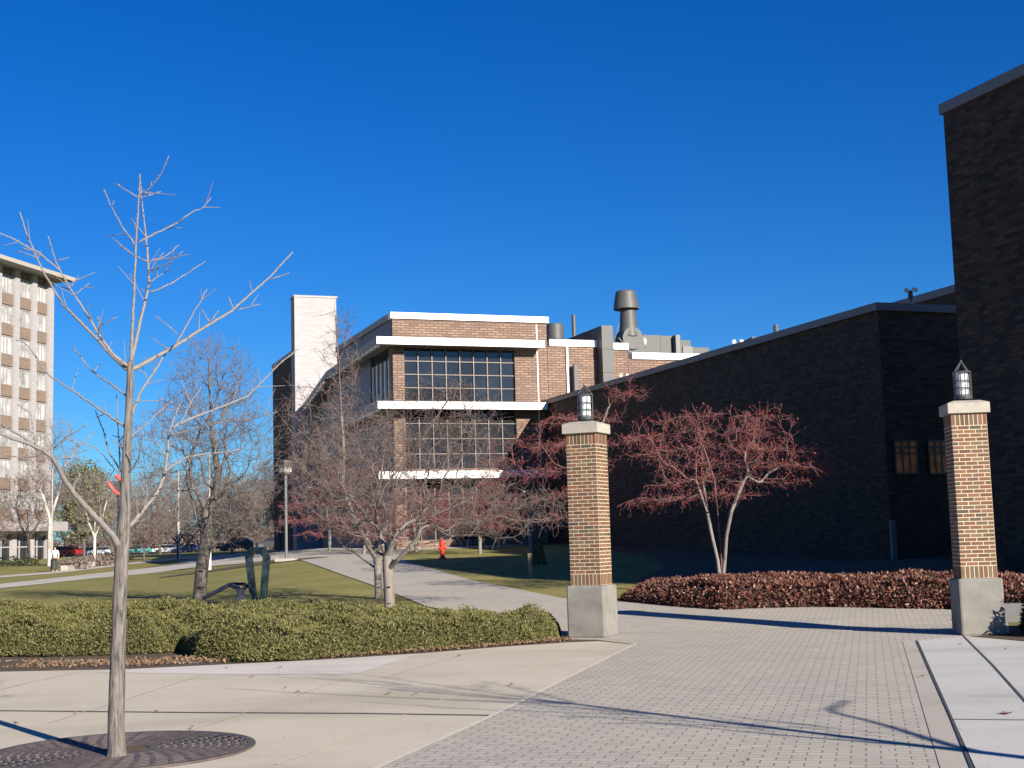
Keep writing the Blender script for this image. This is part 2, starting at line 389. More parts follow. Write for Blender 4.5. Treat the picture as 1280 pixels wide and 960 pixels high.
# soil bed below the hedge
drape('soil_bed', [hl-np.array([16, 3]), *edge_bed, g(747, 802), g(752, 800)+np.array([0, .9]), g(705, 799)+np.array([0, .7]), g(690, 790), g(560, 775), g(400, 770), g(200, 765), g(0, 765), (-24, 28)], M['mulch'], .002)
drape('shrub_bed', [g(1204, 794.5), g(1281, 802), g(1500, 816), (13, 24), (8, 24), (7.2, 23.2)], M['mulch'], .006)
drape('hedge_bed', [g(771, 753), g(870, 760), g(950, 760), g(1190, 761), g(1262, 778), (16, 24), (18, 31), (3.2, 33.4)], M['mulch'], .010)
drape('dark_shade_sheet', [(4.2, 33.2), (9, 31.2), (16, 31), (19, 36), (19, 50.5), (12.9, 50.2), (4.6, 73), (3.0, 72), (5.5, 60), (5.2, 48), (3.4, 40)], M['mulch'], .012)  # soil-coloured sheet laid over the lawn to darken the building's shade
# paths on the lawn
drape('lawn_path', [g(-60, 735), g(0, 730.5), g(140, 715), g(240, 702.5), g(300, 697), g(345, 694.5), g(352, 699), g(300, 705), g(240, 710), g(140, 721), g(0, 736), g(-60, 741)], M['farpath'], .01)
drape('far_path', [g(-60, 723), g(0, 720), g(60, 715.5), g(100, 711), g(160, 703.5), g(223, 697), g(250, 695), g(250, 697.5), g(223, 699.5), g(160, 706), g(100, 713.5), g(60, 718), g(0, 722.5), g(-60, 726)], M['farpath'], .01)
pc = G(262, 714)
drape('mulch_ring', [pc[:2]+np.array([1.7+4.2*math.cos(a), 1.6*math.sin(a)]) for a in np.linspace(0, 2*math.pi, 24)[:-1]], M['mulch'], .012)
drape('parking_lot', [(-150, 232), (-20, 232), (-20, 300), (-150, 300)], M['asphalt'], .02)

# ------------------------------------------------------------------ brick building
A = az(-20.2); B = np.array([A[1], -A[0], 0])
d_ = ray(490, 397); O = CC+d_*(77/d_[1]); O[2] = 0
TOP, GZ = 14.6, 1.4
bld = thing('brick_building', (O[0], O[1], T(*O[:2])), 'three-storey tan brick building with white canopies and a big gridded window', 'building')
WF = lambda a0, a1, b0, b1, z0, z1, m=None: (m or MB()).obox(O, A, B, a0, a1, b0, b1, z0, z1)
m = MB()
WF(0, .4, 0, .68, GZ, TOP, m); WF(0, .4, 7.42, 9.5, GZ, TOP, m)
WF(0, .4, .68, 7.42, 12.95, TOP, m); WF(0, .4, .68, 7.42, 9.45, 9.86, m); WF(0, .4, .68, 7.42, 5.45, 5.95, m); WF(0, .4, .68, 7.42, GZ, 1.9, m)
WF(.4, 14, 9.1, 9.5, GZ, TOP, m)
WF(0, .4, 9.52, 13.4, GZ, 13.22, m); WF(0, .4, 13.42, 14.8, GZ, 13.1, m); WF(0.02, .42, 14.82, 24, GZ, 12.55, m)
m.build('front_wall', M['brick'], bld)
m = MB(); WF(.4, 14, 0, .3, 13.35, TOP, m); WF(.4, 14, 0, .3, GZ, 9.9, m); WF(5.2, 14, 0, .3, 9.9, 13.35, m); WF(.4, .9, 0, .3, 9.9, 13.35, m)
m.build('side_wall', M['navywall'], bld)
m = MB(); WF(.42, 14, .3, 9.1, TOP-.5, TOP-.2, m); WF(.42, 14, 9.5, 14.8, 12.5, 12.9, m); WF(.44, 14, 14.8, 24, 12.1, 12.3, m); m.build('roof', M['greymetal'], bld)
m = MB(); WF(13.6, 14, .3, 24, GZ, TOP-.02, m); m.build('rear_wall', M['brick'], bld)
c = [WF(-.12, .5, -.12, 9.62, TOP, TOP+.36).build('white_coping', M['white'], bld)]
WF(.52, 14.1, -.12, .4, TOP, TOP+.36).build('grey_coping', M['fascia'], bld)
WF(-.1, .5, 9.64, 13.4, 13.22, 13.62).build('white_coping', M['white'], bld)
WF(-.1, .5, 13.42, 14.8, 13.1, 13.5).build('white_coping', M['white'], bld)
WF(-.08, .52, 15.05, 24, 12.55, 12.95).build('white_coping', M['white'], bld)
# gridded windows
def curtain(b0, b1, z0, z1, nc, nr, name='window'):
    w = WF(.2, .3, b0, b1, z0, z1).build(name, M['glass'], bld)
    m = MB()
    for k in range(nc+1): x = b0+(b1-b0)*k/nc; WF(.10, .2, x-.028, x+.028, z0, z1, m)
    for k in range(nr+1): z = z0+(z1-z0)*k/nr; WF(.12, .195, b0, b1, z-.024, z+.024, m)
    m.build('window_frame', M['mullion'], w)
curtain(.68, 7.42, 9.86, 12.95, 8, 4); curtain(.68, 7.42, 5.95, 9.45, 8, 4); curtain(.68, 7.42, 1.9, 5.45, 8, 3)
# side window with white fins
w = WF(.9, 5.2, .12, .2, 9.9, 13.35).build('side_window', M['glass'], bld)
m = MB()
for k in range(5): WF(.98+k*.95, 1.08+k*.95, .02, .115, 10.2, 12.4, m)
m.build('window_fin', M['white'], w)
# lower rear wing that bends away behind the canopies
P1 = np.array([-12.4, 90.2]); P2 = np.array([-18.2, 115.3])
q1 = O[:2]+A[:2]*14; bend = (P2-P1)/np.linalg.norm(P2-P1); bn = np.array([bend[1], -bend[0]])
wq0 = P1+bn*1.2; wq1 = P2+bn*1.2
m = MB(); m.prism([O[:2]+A[:2]*14.02+B[:2]*.0, O[:2]+A[:2]*14.02+B[:2]*9, wq1+bn*9, wq1, wq0], GZ, 13.22)
m.build('rear_wing', M['navywall'], bld)
def canopy(zt, bend_too, b1, th=.42):
    pts = [O[:2]-A[:2]*1.05+B[:2]*b1, O[:2]-A[:2]*1.05-B[:2]*1.2, P1] + ([P2] if bend_too else [])
    inner = ([wq1] if bend_too else []) + [wq0+(-B[:2]*.0), O[:2]-B[:2]*.0+A[:2]*.0, O[:2]+B[:2]*b1]
    def off(p, q, r, d):
        return p
    # front white fascia
    f0, f1 = pts[1], pts[0]
    mm = MB(); mm.obox(O, A, B, -1.05, -.99, -1.2, b1, zt-th, zt); fa = mm.build('canopy_fascia', M['white'], bld)
    # deck slab over the front strip
    mm = MB(); mm.obox(O, A, B, -.985, -.005, -1.14, b1, zt-th+.06, zt-.08); mm.build('canopy_deck', M['soffit'], bld)
    # side run: fascia plus slats
    path = [O[:2]-B[:2]*1.2-A[:2]*.98, P1] + ([P2] if bend_too else [])
    mm = MB()
    for a, b in zip(path[:-1], path[1:]):
        L = np.linalg.norm(b-a); d = (b-a)/L; n = np.array([d[1], -d[0]])
        mm.prism([a, a+n*.07, b+n*.07, b], zt-th+.02, zt-.02)
        solid = b is not P1
        mk = MB(); mk.prism([a+n*(.36 if solid else .3), a+n*1.19, b+n*1.19, b+n*(.36 if solid else .3)], zt-.32, zt-.12); mk.build('canopy_deck', M['soffit'], bld)
        k = .3; wd, sp = (.75, 1.15) if b is P1 else (1.7, 2.4)
        while k < L-1:
            p = a+d*k
            if solid: MB().prism([p+n*.075, p+n*.355, p+n*.355+d*.55, p+n*.075+d*.55], zt-.33, zt-.13).build('canopy_rib', M['soffit'], bld)
            else: MB().prism([p+n*.08, p+n*.26, p+n*.26+d*wd, p+n*.08+d*wd], zt-th-.10, zt-.14).build('canopy_louvre', M['white'], bld)
            k += sp
    mm.build('canopy_side_fascia', M['fascia'], bld)
canopy(13.38, True, 8.95); canopy(9.72, False, 9.0); canopy(5.78, False, 14.0)
# downspout, joint line, wall pipes and rectangular duct on the front
def Fp(x, y, k=0): q = onpl(x, y, O-k*A, A)-O; return float(q@B), float(q[2])
b_, z_ = Fp(708, 440); WF(-.12, -.02, b_-.06, b_+.06, 8.5, 13.2).build('downspout', M['white'], bld)
b_, z_ = Fp(716, 460); WF(-.5, -.25, b_-.12, b_+.12, 8.5, 12.1).build('wall_pipe', M['duct'], bld)
b_, z_ = Fp(672, 460); WF(-.02, -.004, b_-.03, b_+.03, 6, 14.5).build('movement_joint', M['white'], bld)
duct = thing('rooftop_duct', O+A*.2+B*14, 'rectangular grey duct running off the roof and down the brick wall', 'duct')
b0, _ = Fp(753, 440, .8); b1, _ = Fp(767, 440, .8); zt = Fp(760, 407, .8)[1]
WF(-.8, -.12, b0, b1, 8.5, zt).build('riser', M['duct'], duct)
WF(-.115, 12, b0, b1, zt-1.25, zt-.002).build('duct_run', M['duct'], duct)
for z in (zt-1.4, zt-2.8, zt-4.2): WF(-.83, -.09, b0-.03, b1+.03, z-.03, z+.03).build('flange', M['duct'], duct)
for a in (1.5, 3.6, 5.7, 7.8): WF(a, a+.06, b0-.03, b1+.03, zt-1.28, zt+.03).build('flange', M['duct'], duct)
# rooftop stack
def roofpt(x, y, a): q = onpl(x, y, O+A*a, A); return q
def rscale(a, x=780): q = roofpt(x, 420, a); return q[1]/FPX
a_s = 2.2; sc = rscale(a_s); c0 = roofpt(785, 441, a_s); zc = c0[2]
zy = lambda y: (441-y)*sc
st = thing('exhaust_stack', (c0[0], c0[1], zc), 'tall grey flared exhaust stack on the brick building roof', 'exhaust stack')
MB().lathe((c0[0], c0[1], 0), [(12.5*sc, zc+zy(384)), (16.5*sc, zc+zy(385.5)), (16.0*sc, zc+zy(381)), (12.9*sc, zc+zy(364)), (11.5*sc, zc+zy(362))], 32).build('wind_band', M['duct'], st, smooth=False)
MB().lathe((c0[0]+.1, c0[1], 0), [(13.5*sc, zc+zy(421)), (11.2*sc, zc+zy(408)), (10*sc, zc+zy(387)), (9.5*sc, zc+zy(383))], 32).build('nozzle', M['duct'], st)
hb = c0+B*8*sc
m = MB(); ax = A
for k in (0,):
    cc = c0+B*2*sc; m.tube([(cc[0]-A[0]*.6, cc[1]-A[1]*.6, zc+zy(424)), (cc[0]+A[0]*.6, cc[1]+A[1]*.6, zc+zy(424))], [14*sc]*2, 28)
m.obox(c0, A, B, -.45, .45, -4*sc, 19*sc, zc+zy(446), zc+zy(424))
m.build('fan_housing', M['duct'], st)
MB().tube([c0+B*17*sc+np.array([0, 0, zy(428)]), c0+B*22*sc+np.array([0, 0, zy(428)])], [9*sc, 9*sc], 20).build('flange', M['steel'], st)
MB().tube([c0-B*14*sc-A*.3+np.array([0, 0, zy(405)]), c0-B*24*sc-A*.2+np.array([0, 0, zy(437)])], [.05, .05], 6).tube([c0-B*20*sc-A*.5+np.array([0, 0, zy(430)]), c0-B*4*sc-A*.7+np.array([0, 0, zy(443)])], [.07, .07], 6).tube([c0-B*17*sc-A*.5+np.array([0, 0, zy(424)]), c0-B*4*sc-A*.7+np.array([0, 0, zy(440)])], [.05, .05], 6).build('brace', M['greymetal'], st)
m = MB(); m.obox(c0, A, B, -.8, .8, -16*sc, 20*sc, zc-.7, zc+zy(444)); m.build('base_frame', M['greymetal'], st)
# other roof units
d0 = roofpt(694, 427, 5); s5 = rscale(5)
MB().lathe((d0[0], d0[1], d0[2]-1.2), [(9.0*s5, 0), (9.0*s5, 1.25), (11.4*s5, 1.3), (10.6*s5, 1.3+19*s5), (9.8*s5, 1.3+20*s5)], 32).build('roof_vent', M['duct'], None, (d0[0], d0[1], d0[2]-1.2), smooth=False)
tag(bpy.data.objects['roof_vent'], 'squat grey drum vent just right of the higher white-edged roof', 'roof vent')
p0 = roofpt(717.5, 425, 4); p1 = roofpt(717, 394, 4)
tag(MB().tube([(p0[0], p0[1], p0[2]-1), (p1[0], p1[1], p1[2])], .13, 10).build('flue_pipe', M['duct'], None, (p0[0], p0[1], p0[2]-1)), 'thin upright grey flue pipe beside the drum vent', 'flue pipe')
# air handler behind right coping
ah = thing('air_handler', roofpt(830, 448, 4), 'long low grey air handling casing right of the exhaust stack', 'air handler')
def rb(x0, x1, y, a0, a1, zb=12.1):
    q0 = roofpt(x0, y, a0)-O; q1 = roofpt(x1, y, a0)-O; return MB().obox(O, A, B, a0, a1, float(q0@B), float(q1@B), zb, float(q0[2]))
rb(804, 825, 418.5, 3.0, 6, 12.3).build('casing', M['duct'], ah); rb(825.3, 845, 419.5, 3.05, 6, 12.3).build('casing', M['duct'], ah)
rb(844.5, 850, 418.5, 2.6, 6, 12.3).build('end_panel', M['greymetal'], ah)
rb(850.5, 863, 425, 3.2, 5.6, 12.3).build('transition', M['duct'], ah); rb(863.3, 886, 434, 3.2, 5.6, 12.3).build('transition', M['duct'], ah)
q = roofpt(862, 433, 3.15); MB().obox(q, A, B, -.02, .02, -.5, .2, q[2]-.7, q[2]).build('access_hatch', M['greymetal'], ah)

# tower and far wing
tw0 = onpl(369, 460, np.array([0, 117., 0]), A); OT = np.array([tw0[0], tw0[1], 0.])
far = thing('far_wing', (OT[0]+1, OT[1]+2, T(OT[0], OT[1])), 'far dark brick wing with a pale sunlit stair tower', 'building')
tx0 = onpl(368.5, 440, OT, A); b0 = float((tx0-OT)@B); tx1 = onpl(421, 440, OT, A); b1 = float((tx1-OT)@B)
zt = float(onpl(395, 372, OT, A)[2]); zw = float(onpl(369, 441, OT+A*.5, A)[2])
MB().obox(OT, A, B, 0, 1.5, b0, b1, GZ, zt).build('stair_tower', M['whitebrick'], far)
MB().obox(OT, A, B, -.05, 1.55, b0-.06, b1+.1, zt+.002, zt+.16).build('tower_cap', M['fascia'], far)
MB().obox(OT, A, B, 1.52, 10.5, b0+.05, b0+14, GZ, zw).build('wing_wall', M['darkbrick'], far)
MB().obox(OT, A, B, 1.5, 10.6, b0-.02, b0+.4, zw+.002, zw+.3).build('wing_coping', M['fascia'], far)
MB().obox(OT, A, B, 1.3, 1.5, b1+.12, b0+14, GZ, zw+.2).build('wing_front', M['brick'], far)
MB().obox(OT, A, B, 1.2, 1.5, b1+.14, b0+14, zw+.202, zw+.75).build('white_coping', M['white'], far)

# ------------------------------------------------------------------ low dark brick building
q = onpl(680, 503, O, A); LB = q.copy(); LB[2] = 0; LZ = 9.68
cr = onpl(1097, 388, q, B); LA = float((cr-q)@A)
low = thing('low_dark_building', (cr[0], cr[1], T(cr[0], cr[1])), 'long low dark brick building with a grey metal roof edge', 'building')
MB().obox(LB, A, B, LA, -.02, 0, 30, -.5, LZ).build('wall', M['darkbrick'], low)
MB().obox(LB, A, B, LA-.1, .3, -.12, .5, LZ, LZ+.28).build('roof_coping', M['coping'], low)
MB().obox(LB, A, B, LA-.1, LA+.5, .52, 30, LZ, LZ+.28).build('front_coping', M['coping'], low)
MB().obox(LB, A, B, LA+.5, -.3, .6, 29, LZ+.002, LZ+.08).build('roof', M['greymetal'], low)
ub = float((onpl(1198, 356, np.array([0, 58.5, 0.]), np.array([0, 1., 0]))-LB)@B); uz = float(onpl(1198, 356, np.array([0, 58.5, 0.]), np.array([0, 1., 0]))[2])
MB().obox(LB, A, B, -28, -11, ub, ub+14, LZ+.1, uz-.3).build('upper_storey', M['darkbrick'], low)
MB().obox(LB, A, B, -28.1, -10.9, ub-.1, ub+.5, uz-.298, uz+.04).build('upper_coping', M['coping'], low)
# lit window in the short front wall
for (x0, x1) in ((1117, 1147), (1159, 1186)):
    n = -A; pl = LB+A*LA
    w0 = onpl(x0, 551, pl, A)-LB; w1 = onpl(x1, 592, pl, A)-LB
    wb0, wb1, wz0, wz1 = float(w0@B), float(w1@B), float(w1[2]), float(w0[2])
    w = MB().obox(LB, A, B, LA-.03, LA-.006, wb0, wb1, wz0, wz1).build('lit_window', M['litwin'], low)
    m = MB(); H_ = wz1-wz0
    for z in (0, .62, .8, 1): m.obox(LB, A, B, LA-.07, LA-.034, wb0-.03, wb1+.03, wz0+H_*z-.03, wz0+H_*z+.03)
    for k in (0, .33, .66, 1): m.obox(LB, A, B, LA-.066, LA-.036, wb0+(wb1-wb0)*k-.03, wb0+(wb1-wb0)*k+.03, wz0, wz1)
    m.build('window_frame', M['blackmetal'], w)
pa = onpl(1114, 650, LB+A*LA, A); pb = onpl(1117, 700, LB+A*LA, A)
MB().obox(LB, A, B, LA-.12, LA-.01, float((pa-LB)@B)-.1, float((pa-LB)@B)+.1, .4, float(pa[2])).build('downspout', M['greymetal'], low)
# dark sloped rooflight seen over the parapet and a flue
k0 = onpl(882, 443, LB+B*6, B); k1 = onpl(940, 421, LB+B*6, B); k2 = onpl(956, 424, LB+B*6, B)
a0, a1 = float((k0-LB)@A), float((k1-LB)@A); zk = float(k1[2])
m = MB(); P = lambda a, b, z: (*(LB[:2]+A[:2]*a+B[:2]*b), z)
m.hexa([P(a1, 6, LZ+.1), P(a1, 12, LZ+.1), P(a0, 12, LZ+.1), P(a0, 6, LZ+.1), P(a1, 6, zk), P(a1, 12, zk), P(a0, 12, zk-.5), P(a0, 6, zk-.5)])
tag(m.build('roof_monitor', M['duct'], None, P(a1, 6, LZ+.1)), 'dark sloped roof housing rising above the low building parapet', 'roof housing')
pq = onpl(970, 413, LB+B*3, B)
tag(MB().tube([(pq[0], pq[1], LZ), (pq[0], pq[1], pq[2]+.25)], .12, 8).build('vent_pipe', M['duct'], None, (pq[0], pq[1], LZ)), 'short dark vent pipe poking above the low building parapet', 'vent pipe')
def floodlight(px, py, plane_b, ht, label, frontal=False):
    q = onpl(px, py, LB+A*(LA-.05), A) if frontal else onpl(px, py, LB+B*plane_b, B)
    t = thing('floodlight', (q[0], q[1], LZ+.34), label, 'floodlight', 'floodlights on the low roof edge')
    z = LZ+.34+ht
    MB().tube([(q[0], q[1], LZ+.34), (q[0], q[1], z)], .045, 8).build('post', M['greymetal'], t)
    MB().box((q[0], q[1], z-.1), (.16, .12, .3)).build('junction_box', M['greymetal'], t)
    for s in (-1, 1):
        e = np.array([q[0]+s*.14, q[1]-.05, z+.08])
        MB().tube([e+np.array([-s*.02, .1, .05]), e+np.array([s*.03, -.1, -.04])], [.05, .09], 12).build('lamp_head', M['white'], t)
floodlight(1139, 388, 0, .38, 'twin-headed floodlight on a post above the recessed corner', True)
floodlight(922, 432, .2, .02, 'small floodlight on the long roof edge below the dark roof housing')
floodlight(780, 471, .2, .0, 'small floodlight on the roof edge right below the grey duct')

# ------------------------------------------------------------------ tall dark building at the right
tc = onpl(1178, 128, np.array([0, 37., 0]), np.array([0, 1., 0])); TB = tc.copy(); TB[2] = 0; TZ = float(tc[2])-.35
tall = thing('tall_dark_building', (TB[0], TB[1], T(TB[0], TB[1])), 'tall windowless dark brick block at the right edge', 'building')
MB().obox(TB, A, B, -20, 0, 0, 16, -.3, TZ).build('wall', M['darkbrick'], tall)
MB().obox(TB, A, B, -14, -.3, 8.4, 15.5, TZ+.002, TZ+2.9).build('added_shade_block', M['darkbrick'], tall)  # unseen roof block, added to shade the low building's recessed front
MB().obox(TB, A, B, -20.08, .08, -.08, .4, TZ+.002, TZ+.30).build('roof_coping', M['coping'], tall)

# ------------------------------------------------------------------ dormitory at the left
C = az(14.4); D = np.array([-C[1], C[0], 0])                # C recedes along the facade, D points into the building
dc = at(68, 345, 147.); DO = dc.copy(); DO[2] = 0; ZR = 31.6
dorm = thing('dormitory_block', (DO[0], DO[1], 1.2), 'tall pale dormitory block with white piers, tan panels and a jutting flat roof', 'building')
bay = 3.1; fl = 3.2; nb = 6; nf = 8; z1st = ZR-.7-nf*fl
DF = lambda c0, c1, d0, d1, z0, z1, m=None: (m or MB()).obox(DO, C, D, c0, c1, d0, d1, z0, z1)
DF(-nb*bay, -.35, .6, 14, .8, ZR).build('core', M['dormbrick'], dorm)
for k in range(nb+1):
    c1 = -k*bay; DF(c1-.75 if k else c1-.9, c1, 0, .58, .8, ZR).build('pier', M['white'] if False else M['whitebrick'], dorm)
DF(-.34, .0, .59, 14, .8, ZR).build('end_wall', M['whitebrick'], dorm)
for k in range(nb):
    c0 = -(k+1)*bay; c1 = -k*bay-(.75 if k else .9)
    for f in range(nf):
        z0 = z1st+f*fl
        DF(c0, c1, .25, .57, z0-.02, z0+1.15).build('spandrel', M['dormbrick'], dorm)
        w = DF(c0+.1, c1-.1, .40, .5, z0+1.18, z0+fl-.1).build('window', M['dormglass'], dorm)
        m = MB()
        for u in (0, .36, .62, 1): x = c0+.1+(c1-c0-.2)*u; DF(x-.05, x+.05, .30, .395, z0+1.18, z0+fl-.1, m)
        DF(c0+.1, c1-.1, .32, .39, z0+1.18, z0+1.26, m); DF(c0+.1, c1-.1, .32, .39, z0+fl-.2, z0+fl-.1, m)
        m.build('window_frame', M['fascia'], w)
DF(-nb*bay-2, 1.4, -1.7, 16, ZR+.02, ZR+.35).build('flat_roof', M['fascia'], dorm)
DF(-nb*bay-2.02, 1.45, -1.76, -1.7, ZR, ZR+.42).build('roof_edge', M['stone'], dorm)
DF(-nb*bay, .6, -1.6, .22, z1st-1.1, z1st-.1).build('ground_floor_canopy', M['fascia'], dorm)
w = DF(-nb*bay, -1, .30, .38, 1.1, z1st-1.2).build('ground_floor_glazing', M['darkglass'], dorm)
m = MB()
for k in range(nb*2): DF(-k*bay/2-.05-.8, -k*bay/2+.05-.8, .18, .295, 1.1, z1st-1.2, m)
for z in (1.2, 2.6, 4.0): DF(-nb*bay, -1, .2, .29, z-.06, z+.06, m)
m.build('glazing_frame', M['whitebrick'], w)

# ------------------------------------------------------------------ gate pillars with lanterns
def pillar(cx, cy, theta, label, llabel):
    ex = np.array([math.cos(theta), -math.sin(theta)]); rz = -theta
    base = np.array([cx, cy, 0.]); t = thing('gate_pillar', base, label, 'pillar', 'brick pillars of the gateway')
    MB().box((cx, cy, .452), (.70, .70, .90), rz).build('base_block', M['blockstone'], t, bevel=.035)
    z0 = .905; W = .57; h = .2
    m = MB(); m.box((cx, cy, z0+1.33), (W-.007, W-.007, 2.66), rz); m.build('mortar_core', M['mortar'], t)
    m = MB()
    def loc(u, v): return (cx+u*math.cos(rz)-v*math.sin(rz), cy+u*math.sin(rz)+v*math.cos(rz))
    def bricks(z, hh, lens, start, flip):
        # walk round the four faces
        for f in range(4):
            a = rz+f*math.pi/2; ca, sa = math.cos(a), math.sin(a)
            u = -W/2
            for L in lens[f % 2]:
                uc = u+L/2; 
                if L > .03:
                    jit = random.uniform(-.001, .001)
                    x = cx+uc*ca-(-W/2+.03)*sa*1.0; y = cy+uc*sa+(-W/2+.03)*ca
                    # outer half of the face
                    x = cx+uc*ca+(W/2-.03+jit)*sa; y = cy+uc*sa-(W/2-.03+jit)*ca
                    m.box((x, y, z+hh/2), (L-.014, .06, hh-.0125), a)
                u += L
    nc = 35; ch = (2.66-2*h)/nc
    sold = [[W/8.0]*8, [W/8.0]*8]
    bricks(z0, h, sold, 0, 0)
    for k in range(nc):
        a = [.19, .19, .19]; b_ = [.095, .19, .19, .095]
        bricks(z0+h+k*ch, ch, [a, b_] if k % 2 else [b_, a], 0, 0)
    bricks(z0+h+nc*ch, h, sold, 0, 0)
    m.build('brickwork', M['pillarbrick'], t, uv=False)
    zc = z0+2.662; w = .335; w2 = .21
    m = MB(); i = [loc(s*w, q*w) for s, q in ((-1, -1), (1, -1), (1, 1), (-1, 1))]; j = [loc(s*w2, q*w2) for s, q in ((-1, -1), (1, -1), (1, 1), (-1, 1))]
    m.hexa([(*p, zc) for p in i]+[(*p, zc+.17) for p in i]); m.hexa([(*p, zc+.171) for p in i]+[(*p, zc+.215) for p in j])
    m.build('cap_stone', M['stone'], t, bevel=.006)
    zl = zc+.217
    ln = thing('pillar_lantern', (cx, cy, zl), llabel, 'lantern', 'caged lanterns on the gate pillars')
    MB().lathe((cx, cy, zl), [(.09, 0), (.09, .03), (.145, .035), (.15, .085), (.12, .09)], 24).build('lantern_base', M['blackmetal'], ln)
    gl = MB().lathe((cx, cy, zl), [(.098, .092), (.098, .47), (.06, .478)], 24).build('lamp_glass', M['lampglass'], ln, smooth=False)
    m = MB()
    for k in range(8):
        a = 2*math.pi*k/8+.3; p = (cx+.138*math.cos(a), cy+.138*math.sin(a))
        m.tube([(*p, zl+.06), (*p, zl+.49)], .008, 6)
    for z in (.1, .22, .34, .485):
        m.tube([(cx+.138*math.cos(a), cy+.138*math.sin(a), zl+z) for a in np.linspace(0, 2*math.pi, 25)], .009 if z < .4 else .014, 6, False)
    m.build('cage', M['cage'], ln)
    m = MB()
    for k in range(4):
        a = 2*math.pi*k/4+.3; m.tube([(cx+.142*math.cos(a), cy+.142*math.sin(a), zl+.485), (cx+.01*math.cos(a), cy+.01*math.sin(a), zl+.655)], .012, 6)
    m.tube([(cx, cy, zl+.64), (cx, cy, zl+.69)], [.022, .012], 8)
    m.build('finial_frame', M['cage'], ln)
M['lampglass'] = plain('frosted_lamp_glass', (.62, .64, .66), .15, .25, 14)
M['cage'] = plain('lantern_metal', (.10, .105, .10), .35, .1, metal=.4)
pillar(1.30, 24.22, rad(24), 'brick gate pillar next to the evergreen hedge end', 'caged lantern on the pillar by the evergreen hedge')
pillar(7.44, 22.35, rad(5.5), 'brick gate pillar at the right edge by the pale sidewalk', 'caged lantern on the pillar near the right edge')

# ------------------------------------------------------------------ tree tools
def prisms(P0, P1, R0, R1, k=3):
    d = P1-P0; L = np.linalg.norm(d, axis=1, keepdims=True)+1e-9; d = d/L
    ref = np.where(np.abs(d[:, 2:3]) < .9, np.array([[0, 0, 1.]]), np.array([[1., 0, 0]]))
    u = np.cross(d, ref); u /= np.linalg.norm(u, axis=1, keepdims=True); w = np.cross(d, u)
    P1 = P1+d*np.minimum(L*.1, R1[:, None]*.6)
    n = len(P0); V = np.zeros((n, 2*k, 3))
    for j in range(k):
        a = 2*math.pi*j/k; o = u*math.cos(a)+w*math.sin(a)
        V[:, j] = P0+o*R0[:, None]; V[:, k+j] = P1+o*R1[:, None]
    base = (np.arange(n)*2*k)[:, None]
    F = np.concatenate([base+np.array([[j, (j+1) % k, k+(j+1) % k, k+j]]) for j in range(k)])
    return V.reshape(-1, 3), F
def cat(parts):
    Vs, Fs, o = [], [], 0
    for V, F in parts:
        Vs.append(V); Fs.append(F+o); o += len(V)
    return np.concatenate(Vs), np.concatenate(Fs)
def grow(stems, targets, step=.25, alpha=.35, start=0, lift=.15, jit=.1, rg=rng):
    """stems: list of polylines (first starts at root). targets: crown points reached by new branches."""
    pos_, par, pl, dr = [], [], [], []
    for s in stems:
        last = -1
        for i, p in enumerate(s):
            p = np.array(p, float)
            if i == 0 and pos_:
                D = [np.linalg.norm(p-q) for q in pos_]; last = int(np.argmin(D))
                if D[last] < 1e-3: continue
            pos_.append(p); par.append(last); pl.append(0 if last < 0 else pl[last]+np.linalg.norm(p-pos_[last]))
            dd = p-pos_[last] if last >= 0 else np.array([0, 0, 1.]); dr.append(dd/(np.linalg.norm(dd)+1e-9)); last = len(pos_)-1
    zmin = start
    NMAX = 200000
    PA = np.zeros((NMAX, 3)); PL = np.zeros(NMAX); n = len(pos_); PA[:n] = pos_; PL[:n] = pl
    ok = np.zeros(NMAX, bool); ok[:n] = [p[2] >= zmin for p in pos_]
    ok[0] = False
    root = np.array(stems[0][-1]); order = np.argsort(np.linalg.norm(targets-root, axis=1)*rg.uniform(.75, 1.25, len(targets)))
    for ti in order:
        t = targets[ti]; dist = np.linalg.norm(PA[:n]-t, axis=1); cost = dist+alpha*PL[:n]; 
        below = np.maximum(0, PA[:n, 2]-t[2]); cost = cost+below*.9
        cost[~ok[:n]] = 1e9; b = int(np.argmin(cost)); L = dist[b]
        if L < step*.4: continue
        k = max(1, int(math.ceil(L/step))); p0 = PA[b]; c = p0+(dr[b]*.45*L+rg.normal(0, jit*L, 3))*1.0; c[2] += lift*L; prev = b
        for j in range(1, k+1):
            s = j/k; p = p0*(1-s)**2+c*2*s*(1-s)+t*s*s
            if j < k: p = p+rg.normal(0, step*.06, 3)
            PA[n] = p; PL[n] = PL[prev]+np.linalg.norm(p-PA[prev]); ok[n] = True
            dd = p-PA[prev]; dr.append(dd/(np.linalg.norm(dd)+1e-9)); par.append(prev); prev = n; n += 1
    return PA[:n].copy(), np.array(par), np.array(dr)
def radii(par, rroot, rtip, nstem):
    rt0 = rtip; rtip = rtip*.55
    n = len(par); cnt = np.zeros(n); kids = np.zeros(n, int)
    for i in range(n-1, 0, -1):
        if par[i] >= 0: kids[par[i]] += 1
    cnt[kids == 0] = 1
    for i in range(n-1, 0, -1):
        if par[i] >= 0: cnt[par[i]] += cnt[i]
    # NOTE children of a node always have a higher index
    cnt[:nstem] = np.maximum(cnt[:nstem], 26 if nstem else 0)
    p = math.log(max(cnt[0], 2))/math.log(rroot/rtip)
    return np.maximum(rt0*.8, rtip*np.maximum(cnt, 1)**(1/p)), kids
